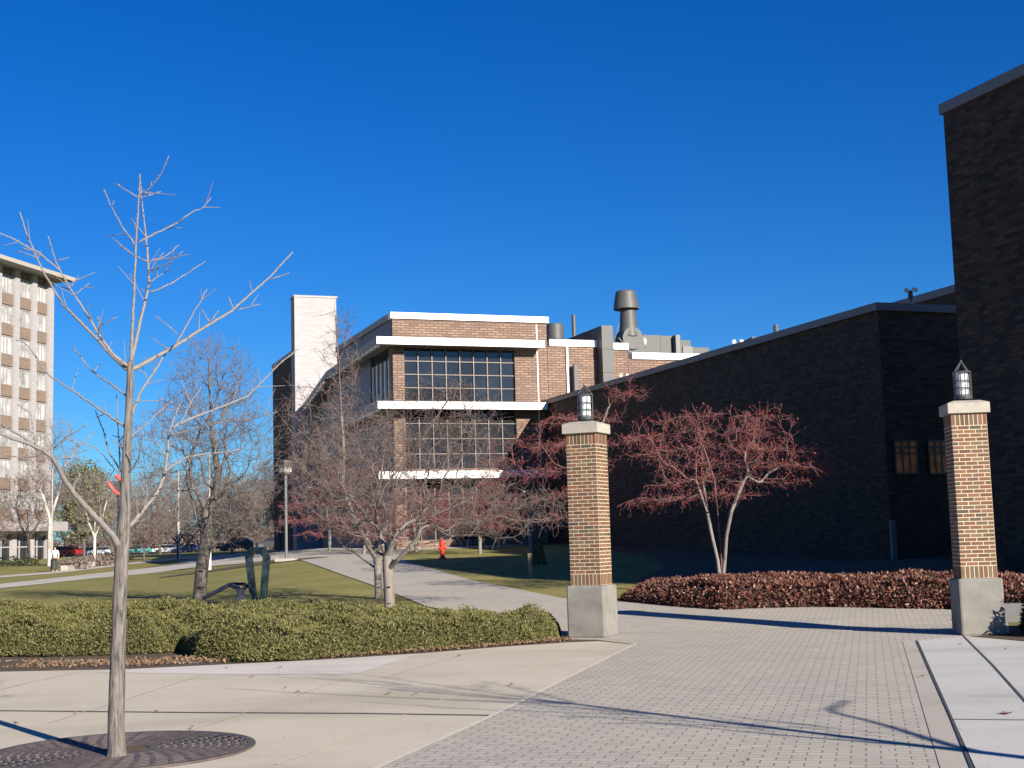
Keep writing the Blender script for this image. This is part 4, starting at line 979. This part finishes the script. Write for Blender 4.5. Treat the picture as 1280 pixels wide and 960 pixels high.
jb = [(-.1, 24.9), (-1.6, 25.7), (-3.5, 26.6), (-6, 27.6), (-8.5, 28.5), (-11, 28.8), (-14, 29.2)]
jh = lambda P: .43+.15*np.clip((-P[:, 0]-1)/6, 0, 1)
hedge('juniper_hedge', [*jp, *jb], jh, .6, 330000, .034, 'hedge', 'hedgecore', 'broad low evergreen juniper hedge along the tan concrete', 'hedge', 71, amp=.17, aspect=.42)
rp = [g(775, 752), g(800, 755), g(850, 760), g(905, 764), g(950, 762), g(1030, 760), g(1120, 762), g(1186, 763)]
rb_ = [(9.6, 26.2), (10.6, 27.8), (11.6, 29.8), (9, 31.2), (6.5, 32.2), (4.2, 33), (3.0, 33.6)]
rh = lambda P: .36+.17*np.clip((P[:, 0]-2.6)/2.2, 0, 1)
hedge('russet_hedge', [*rp, *rb_], rh, .5, 46000, .052, 'redhedge', 'redcore', 'waist-high hedge with russet winter leaves behind the gateway', 'hedge', 72, amp=.11, aspect=.75)
hedge('russet_shrub', [(9.9, 25.3), (10.9, 24.6), (12.6, 24.8), (13.5, 26.5), (12, 28), (10.6, 27.2)], lambda P: .85+0*P[:, 0], .5, 9000, .062, 'redhedge', 'redcore', 'russet-leaved shrub behind the bike rack at the right edge', 'shrub', 73, amp=.14, aspect=.75)
hedge('dark_evergreen_shrub', [(7.86, 21.35), (8.3, 20.95), (9.8, 21.0), (10.6, 22.2), (9.6, 22.8), (8.1, 22.3)], lambda P: .72+0*P[:, 0], .35, 14000, .06, 'deepgreen', 'hedgecore', 'dark evergreen shrub right of the right-hand pillar', 'shrub', 74, amp=.14)
# fallen leaves and pale stones on the soil strip, and a few on the paving
rg = np.random.default_rng(15); L_ = []
for k in range(3300):
    t = rg.uniform(0, 1); i = min(int(t*(len(edge_bed)-1)), len(edge_bed)-2); f = rg.uniform(0, 1); p = edge_bed[i]*(1-f)+edge_bed[i+1]*f
    q = p+np.array([rg.normal(0, .1), rg.uniform(.35, 1.5) if p[0] < -3.5 else rg.uniform(.12, .7)]); L_.append((q[0], q[1], .022+rg.uniform(0, .04)))
tag(npmesh('fallen_leaves', *leafquads(np.array(L_), .026, rg), M['litter']), 'dry fallen leaves along the foot of the juniper hedge', 'leaves', kind='stuff')
L_ = []
for cx_, cy_ in ((10, 828), (80, 829), (115, 830), (258, 822), (300, 826), (240, 830)):
    c_ = G(cx_, cy_)
    for k in range(70): L_.append((c_[0]+rg.normal(0, .22), c_[1]+rg.normal(0, .12), .02+rg.uniform(0, .015)))
tag(npmesh('pale_gravel', *leafquads(np.array(L_), .014, rg), M['gravel']), 'pale gravel scattered on the soil in front of the hedge', 'gravel', kind='stuff')
L_ = []
for k in range(1500):
    Y_ = rg.uniform(9, 30); X_ = rg.uniform(-.42, .42)*Y_
    L_.append((X_, Y_, .024))
tag(npmesh('paving_grit', *leafquads(np.array(L_), .007, rg), M['litter']), 'fine grit and leaf crumbs scattered over the paving', 'grit', kind='stuff')
M['leafbrown'] = plain('brown_leaf', (.20, .10, .06), .8, .3, 30)
for k, (px, py) in enumerate([(574, 821), (95, 893), (195, 892), (283, 837), (315, 848), (357, 862), (373, 867), (350, 836), (20, 907), (1258, 895), (1201, 807), (1257, 813), (1152, 848), (240, 912), (520, 870), (782, 901), (935, 955), (640, 858), (486, 869)]):
    c_ = G(px, py); m = MB(); a = rg.uniform(0, 6.28); s = rg.uniform(.03, .055)*(1.6 if k in (0, 9) else 1)
    P_ = [(c_[0]+s*r*math.cos(a+t), c_[1]+s*r*math.sin(a+t), .022+h) for r, t, h in ((1, 0, .02), (.45, .6, .004), (.9, 1.2, .015), (.4, 1.9, 0), (.8, 2.6, .018), (.7, 3.6, .002), (.8, 4.6, .02), (.4, 5.4, 0))]
    m.poly(P_); o = m.build('fallen_leaf', M['leafbrown'], None, (c_[0], c_[1], .02), uv=False)
    tag(o, 'single curled brown leaf lying loose on the bare paving', 'leaf', 'loose leaves on the paving')

# ------------------------------------------------------------------ sculpture
b = gat(322, 36.0); Y = b[1]
M['verdigris'] = plain('dark_blue_green_steel', (.014, .030, .036), .45, .3, 3)
M['purplish'] = plain('dark_violet_steel', (.030, .032, .055), .45, .3, 3)
def frame(name, outer, inner, Y, thick, mat, label):
    n = len(outer); o3 = [at(x, y, Y) for x, y in outer]; i3 = [at(x, y, Y) for x, y in inner]; base = o3[0].copy()
    m = MB(); back = np.array([-.04, thick, 0])
    for k in range(n-1):
        m.hexa([o3[k], o3[k+1], i3[k+1], i3[k], o3[k]+back, o3[k+1]+back, i3[k+1]+back, i3[k]+back])
    me = m.build(name, mat, None, base, uv=False); return tag(me, label, 'sculpture')
yb = proj(b)[1]
frame('steel_sculpture', [(313, yb), (306, 696), (313, 684), (330, 683.5), (337, 696), (331.5, yb)], [(321.0, yb), (314.2, 697), (320.4, 687.6), (321.8, 687.6), (328.2, 696.8), (323.8, yb)], Y, .40, M['verdigris'], 'upright coffin-shaped steel frame sculpture on the lawn behind the hedge')
m = MB(); Yl = 36.3
def barpx(p, q, w, Y0, Y1, th=.25):
    a = at(*p, Y0); c = at(*q, Y1); h = w*36/FPX/2; up = np.array([0, 0, h]); bk = np.array([0, th, 0]); m.hexa([a-up, c-up, c-up+bk, a-up+bk, a+up, c+up, c+up+bk, a+up+bk])
barpx((253, 748), (286, 731), 5, 36.6, 36.4); barpx((285.5, 731), (298, 736), 5, 36.4, 36.0)
m.hexa([at(295, 735, 36), at(306, 735, 36), at(306, 735, 36.3), at(295, 735, 36.3)]+[at(295, 735, 36)]*0+[at(297, 751, 36), at(306, 751, 36), at(306, 751, 36.3), at(297, 751, 36.3)])
barpx((286, 730), (303, 730), 3.5, 36.8, 37.2); barpx((303, 730), (312, 735), 4, 37.2, 37.0); barpx((303, 731), (305.5, 736), 4, 37.2, 36.1)
tag(m.build('fallen_frame_sculpture', M['purplish'], None, at(256, 749, 36.5), uv=False), 'low angular steel frame lying on the lawn beside the upright one', 'sculpture')

# red and dark mast sculpture far behind
b = gat(150, 150); rt = thing('red_mast_sculpture', b, 'tall dark mast with red angled arms seen past the nearest trunk', 'sculpture')
s = 150/FPX
MB().tube([b, at(150, 618, 150)], .32, 8).build('mast', M['verdigris'], rt)
MB().tube([at(134, 602, 150), at(143, 614, 150), at(152, 621, 150)], .22, 8).tube([at(145, 594, 150), at(153, 602, 150), at(155, 618, 150)], .24, 8).build('red_arm', plain('red_paint', (.50, .05, .04), .5, .1), rt)
MB().box(at(148, 608, 150.3), (.9, .5, 1.1)).build('dark_panel', M['blackmetal'], rt)

# ------------------------------------------------------------------ lamp posts
b = G(358, 701.5); Y = b[1]
lp = thing('lamp_post', b, 'dark grey lamp post with a boxy head where the lawn meets the walkway', 'lamp post')
MB().box((b[0], b[1], b[2]+.06), (1.0, 1.0, .16)).build('footing', M['stone'], lp, bevel=.02)
zt = float(at(356, 594, Y)[2]); MB().tube([(b[0], b[1], b[2]+.1), (b[0], b[1], zt)], .075, 10).build('pole', M['greymetal'], lp)
zz = float(at(356, 576, Y)[2])
MB().lathe((b[0], b[1], 0), [(.16, zt), (.30, zt+.08), (.30, zz-.12), (.34, zz-.1), (.34, zz), (.1, zz+.04)], 4).build('lamp_head', M['mullion'], lp)
MB().lathe((b[0], b[1], 0), [(.16, zt+.081), (.305, zt+.16), (.305, zt+.36), (.2, zt+.37)], 4).build('lamp_lens', M['concgrey'], lp)
for px, py, ty, lab in ((262, 713, 566, 'white slender pole standing in a brown mulch ring'), (223, 697.5, 588, 'white pole beside the far path, left of the mulch ring'), (64.5, 714.5, 586, 'pale thin pole right next to the standing person'), (-3, 712, 560, 'pale pole at the left edge')):
    b = G(px, py); Y = b[1]; k = Y/FPX
    if px < 0: continue
    p = thing('slender_pole', b, lab, 'pole', 'pale poles across the far lawn')
    top = at(px, ty, Y); w = 2.2 if px > 100 else 1.6
    low_ = b+(np.array([b[0], b[1], top[2]])-b)*(.42 if px > 100 else .3)
    MB().tube([b, low_], w*k*.9, 10).build('lower_sleeve', M['white'] if px > 100 else M['stone'], p)
    MB().tube([low_, (b[0], b[1], top[2])], w*k*.45, 8).build('upper_pole', M['stone'], p)
# hydrant
b = gat(553, 61.5)
hy = thing('fire_hydrant', b, 'bright red fire hydrant on the sunlit lawn by the brick building', 'hydrant')
M['red'] = plain('hydrant_red', (.62, .035, .02), .4, .08)
MB().lathe(b, [(.17, 0), (.17, .07), (.105, .08), (.105, .62), (.145, .63), (.145, .68), (.12, .70), (.10, .80), (.04, .86), (.04, .93), (.02, .94)], 16).build('barrel', M['red'], hy, smooth=False)
MB().tube([b+np.array([-.19, 0, .5]), b+np.array([.19, 0, .5])], .06, 10).tube([b+np.array([0, 0, .45]), b+np.array([0, -.22, .45])], .08, 10).build('outlet', M['red'], hy)
# wooden marker post and small pale shrub in the shade
b = gat(663, 44); tag(MB().box(b+np.array([0, 0, .38]), (.13, .13, .8)).build('marker_post', M['wood'], None, b, bevel=.01), 'short yellowish wooden post on the shaded lawn', 'post')
b = gat(674, 52); tcone = thing('small_conifer', b, 'small pale conical evergreen behind the yellowish post', 'shrub')
rg = np.random.default_rng(8); u = rg.uniform(0, 1, 1500); a = rg.uniform(0, 6.28, 1500); r = .3*(1-u)**.7*rg.uniform(.6, 1, 1500)
MB().tube([b, b+np.array([0, 0, .9])], [.03, .01], 6).build('stem', M['bark_grey'], tcone)
npmesh('foliage', *leafquads(np.stack([b[0]+r*np.cos(a), b[1]+r*np.sin(a), b[2]+.06+u*1.1], 1), .04, rg), M['yellowgreen'], tcone)
# bike rack at the right edge
b = np.array([9.15, 24.0, 0.]); 
rk = MB(); rk.tube([b, b+np.array([0, 0, .72])]+[b+np.array([.28*(1-math.cos(t)), 0, .72+.16*math.sin(t)]) for t in np.linspace(.3, math.pi, 8)]+[b+np.array([.56, 0, 0])], .025, 8)
tag(rk.build('bike_rack', M['greymetal'], None, b, smooth=True), 'bent metal bike rack hoop behind the right-hand pillar', 'bike rack')
b = np.array([8.9, 24.6, 0]); tag(MB().box(b+np.array([1.4, .2, .17]), (3.4, .3, .34), rad(-5)).build('low_kerb_wall', M['greymetal'], None, b, bevel=.01), 'low grey concrete kerb wall behind the right-hand pillar', 'wall')

# ------------------------------------------------------------------ person on the far lawn
b = G(68.5, 714.5)
ps = thing('person', b, 'person in a light grey jacket and dark trousers standing by the thin pole', 'person')
def skin(name, joints, edges, mat, parent, sub=2):
    me = bpy.data.meshes.new(name); me.from_pydata([tuple(np.array(j[:3])+b-ROOT[parent]) for j in joints], edges, []); o = link(name, me, parent)
    md = o.modifiers.new('skin', 'SKIN'); md.use_smooth_shade = True
    for i, j in enumerate(joints): me.skin_vertices[0].data[i].radius = (j[3], j[4] if len(j) > 4 else j[3])
    me.skin_vertices[0].data[0].use_root = True
    s = o.modifiers.new('sub', 'SUBSURF'); s.levels = sub; s.render_levels = sub; me.materials.append(mat); return o
skinmat = plain('skin', (.45, .28, .2), .6, .05)
body = [(0, 0, .95, .13, .11), (0, 0, 1.15, .13, .10), (0, 0, 1.38, .17, .11), (0, 0, 1.5, .055), (0, -.01, 1.60, .075, .085), (0, -.01, 1.68, .075, .085), (.19, 0, 1.42, .055), (.26, .0, 1.14, .042), (.24, -.1, .90, .032), (.24, -.12, .82, .035),
        (-.19, 0, 1.42, .055), (-.26, 0, 1.14, .042), (-.24, -.1, .90, .032), (-.24, -.12, .82, .035), (.1, 0, .88, .085), (.13, 0, .48, .06), (.15, .02, .07, .045), (.16, -.12, .035, .04), (-.1, 0, .88, .085), (-.12, 0, .48, .06), (-.14, .02, .07, .045), (-.15, -.12, .035, .04)]
ed = [(0, 1), (1, 2), (2, 3), (3, 4), (4, 5), (2, 6), (6, 7), (7, 8), (8, 9), (2, 10), (10, 11), (11, 12), (12, 13), (0, 14), (14, 15), (15, 16), (16, 17), (0, 18), (18, 19), (19, 20), (20, 21)]
skin('body', body, ed, skinmat, ps)
jk = [(0, 0, .93, .16, .135), (0, 0, 1.15, .155, .125), (0, 0, 1.38, .195, .13), (0, 0, 1.47, .09), (.19, 0, 1.42, .075), (.26, 0, 1.14, .06), (.245, -.09, .92, .05), (-.19, 0, 1.42, .075), (-.26, 0, 1.14, .06), (-.245, -.09, .92, .05)]
skin('jacket', jk, [(0, 1), (1, 2), (2, 3), (2, 4), (4, 5), (5, 6), (2, 7), (7, 8), (8, 9)], plain('light_jacket', (.45, .47, .48), .8, .2, 8), ps)
tr_ = [(0, 0, .96, .15, .125), (.1, 0, .86, .105), (.13, 0, .48, .08), (.15, .02, .1, .07), (-.1, 0, .86, .105), (-.12, 0, .48, .08), (-.14, .02, .1, .07)]
skin('trousers', tr_, [(0, 1), (1, 2), (2, 3), (0, 4), (4, 5), (5, 6)], plain('dark_green_trousers', (.03, .045, .04), .9, .2), ps)
skin('hair', [(0, .02, 1.62, .085, .09), (0, .01, 1.71, .082, .09)], [(0, 1)], plain('dark_hair', (.03, .022, .018), .8, .1), ps)

# ------------------------------------------------------------------ parked cars far away
def car(px, Y, color, label, rz, sc=1.):
    b = gat(px, Y); b[2] += .02; t = thing('parked_car', b, label, 'car', 'cars parked beyond the lawn')
    R2 = lambda p: (b[0]+(p[0]*math.cos(rz)-p[1]*math.sin(rz))*sc, b[1]+(p[0]*math.sin(rz)+p[1]*math.cos(rz))*sc, b[2]+p[2]*sc)
    pr = [(-2.2, .3), (-2.25, .75), (-1.7, .92), (1.9, .98), (2.2, .8), (2.2, .3)]
    def ext(prof, w, name, mat, w2=None):
        m = MB(); n = len(prof); w2 = w2 or w; i = 0
        m.v = [R2((x, -w if z < 1 else -w2, z)) for x, z in prof]+[R2((x, w if z < 1 else w2, z)) for x, z in prof]
        m.f = [tuple(range(n)), tuple(range(2*n-1, n-1, -1))]+[(k, k+n, (k+1) % n+n, (k+1) % n) for k in range(n)]
        return m.build(name, mat, t, uv=False)
    ext(pr, .88, 'body', color); ext([(-1.1, .93), (-.5, 1.42), (1.1, 1.44), (1.8, .96)], .8, 'cabin', M['darkglass'], .66); ext([(-.48, 1.425), (-.42, 1.475), (1.0, 1.49), (1.08, 1.445)], .66, 'roof', color)
    for x in (-1.35, 1.35):
        for s in (-1, 1): MB().tube([R2((x, s*.7, .33)), R2((x, s*.9, .33))], .33*sc, 14).build('wheel', M['blackmetal'], t, uv=False)
paint = {n: plain(n+'_car_paint', c, .3, .03) for n, c in dict(red=(.5, .02, .02), white=(.7, .7, .7), navy=(.03, .05, .15), teal=(.05, .25, .25), silver=(.4, .45, .5), black=(.02, .02, .025)).items()}
for px, Y, c, lab, rz in ((74, 190, 'red', 'red parked car right of the standing person', 1.2), (86, 192, 'red', 'second red car, nearer the nearest tree trunk', 1.3), (98, 240, 'white', 'white parked car between the red cars and a navy one', .3), (110, 240, 'navy', 'navy parked car left of the nearest trunk', .2), (124, 240, 'silver', 'silver parked car just left of the nearest trunk', .1), (174, 240, 'teal', 'teal parked car right of the nearest trunk', .2), (208, 238, 'white', 'white parked car left of the white pole', .0), (236, 238, 'navy', 'dark blue parked car left of the gnarled tree', .1), (296, 150, 'black', 'black parked car left of the frame sculpture', .1), (340, 156, 'black', 'black parked car right of the frame sculpture', .3)):
    car(px, Y, paint[c], lab, rz)
# planting bed edge with low stones
for k, (x0, y0, x1, y1) in enumerate([(80, 713.5, 112, 709), (114, 708.5, 148, 703)]):
    a = G(x0, y0); c_ = G(x1, y1); d = c_-a; L = np.linalg.norm(d[:2]); rzz = math.atan2(d[1], d[0]); mid = (a+c_)/2
    tag(MB().box(mid+np.array([0, 0, .12]), (L, .5, .36), rzz).build('stone_edging', M['stone'], None, a, bevel=.02), ['low stone edging left end beside the far path', 'low stone edging stretch nearer the tree trunk'][k], 'edging')
for k, (x0, y0, w, lab) in enumerate([(90, 712, 1.6, 'brown twiggy shrub at the left end of the stone edging'), (118, 708, 1.9, 'brown twiggy shrub in the middle of the stone edging'), (138, 704, 2.2, 'reddish twiggy shrub at the right end of the stone edging'), (20, 708, 2.4, 'low dark green shrub on the far lawn left of the person')]):
    b = G(x0, y0); t = thing('low_shrub', b, lab, 'shrub', 'low shrubs on the far lawn'); MB().tube([b, b+np.array([0, 0, .3])], .05, 6).build('stem', M['bark_dark'], t)
    npmesh('foliage', *leafquads(ellipsoid(b+np.array([0, 0, .42]), (w, .7, .5), 700, rg, .1), .09, rg), M['deepgreen'] if k == 3 else M['twig_far'], t)

# ------------------------------------------------------------------ light
SD = np.array([.60, -.80]); EL = rad(22)
w = bpy.data.worlds.new('World'); S.world = w; w.use_nodes = True; t = w.node_tree; bg = t.nodes['Background']
sky = t.nodes.new('ShaderNodeTexSky'); sky.sky_type = 'NISHITA'; sky.sun_disc = False; sky.sun_elevation = EL; sky.sun_rotation = math.atan2(SD[0], SD[1])
sky.ozone_density = 4.0; sky.air_density = 1.0; sky.dust_density = .15; sky.altitude = 300
hs = t.nodes.new('ShaderNodeHueSaturation'); hs.inputs['Saturation'].default_value = 1.34; hs.inputs['Value'].default_value = 1.; hs.inputs['Hue'].default_value = .504
t.links.new(sky.outputs[0], hs.inputs['Color']); t.links.new(mixc(t, 1., hs.outputs[0], (.40, .74, 1.06), 'MULTIPLY'), bg.inputs[0]); bg.inputs[1].default_value = .055
sl = bpy.data.lights.new('sun', 'SUN'); sl.energy = 5.0; sl.angle = rad(.5); sl.color = (1, .925, .80)
so = bpy.data.objects.new('sun', sl); COL.objects.link(so); so.location = (30, -40, 40)
v = Vector((SD[0]*math.cos(EL), SD[1]*math.cos(EL), math.sin(EL))); so.rotation_euler = v.to_track_quat('Z', 'Y').to_euler()
vs = S.view_settings; vs.view_transform = 'Standard'; vs.look = 'None'; vs.gamma = 1; vs.exposure = 1.0
S.render.engine = 'CYCLES'
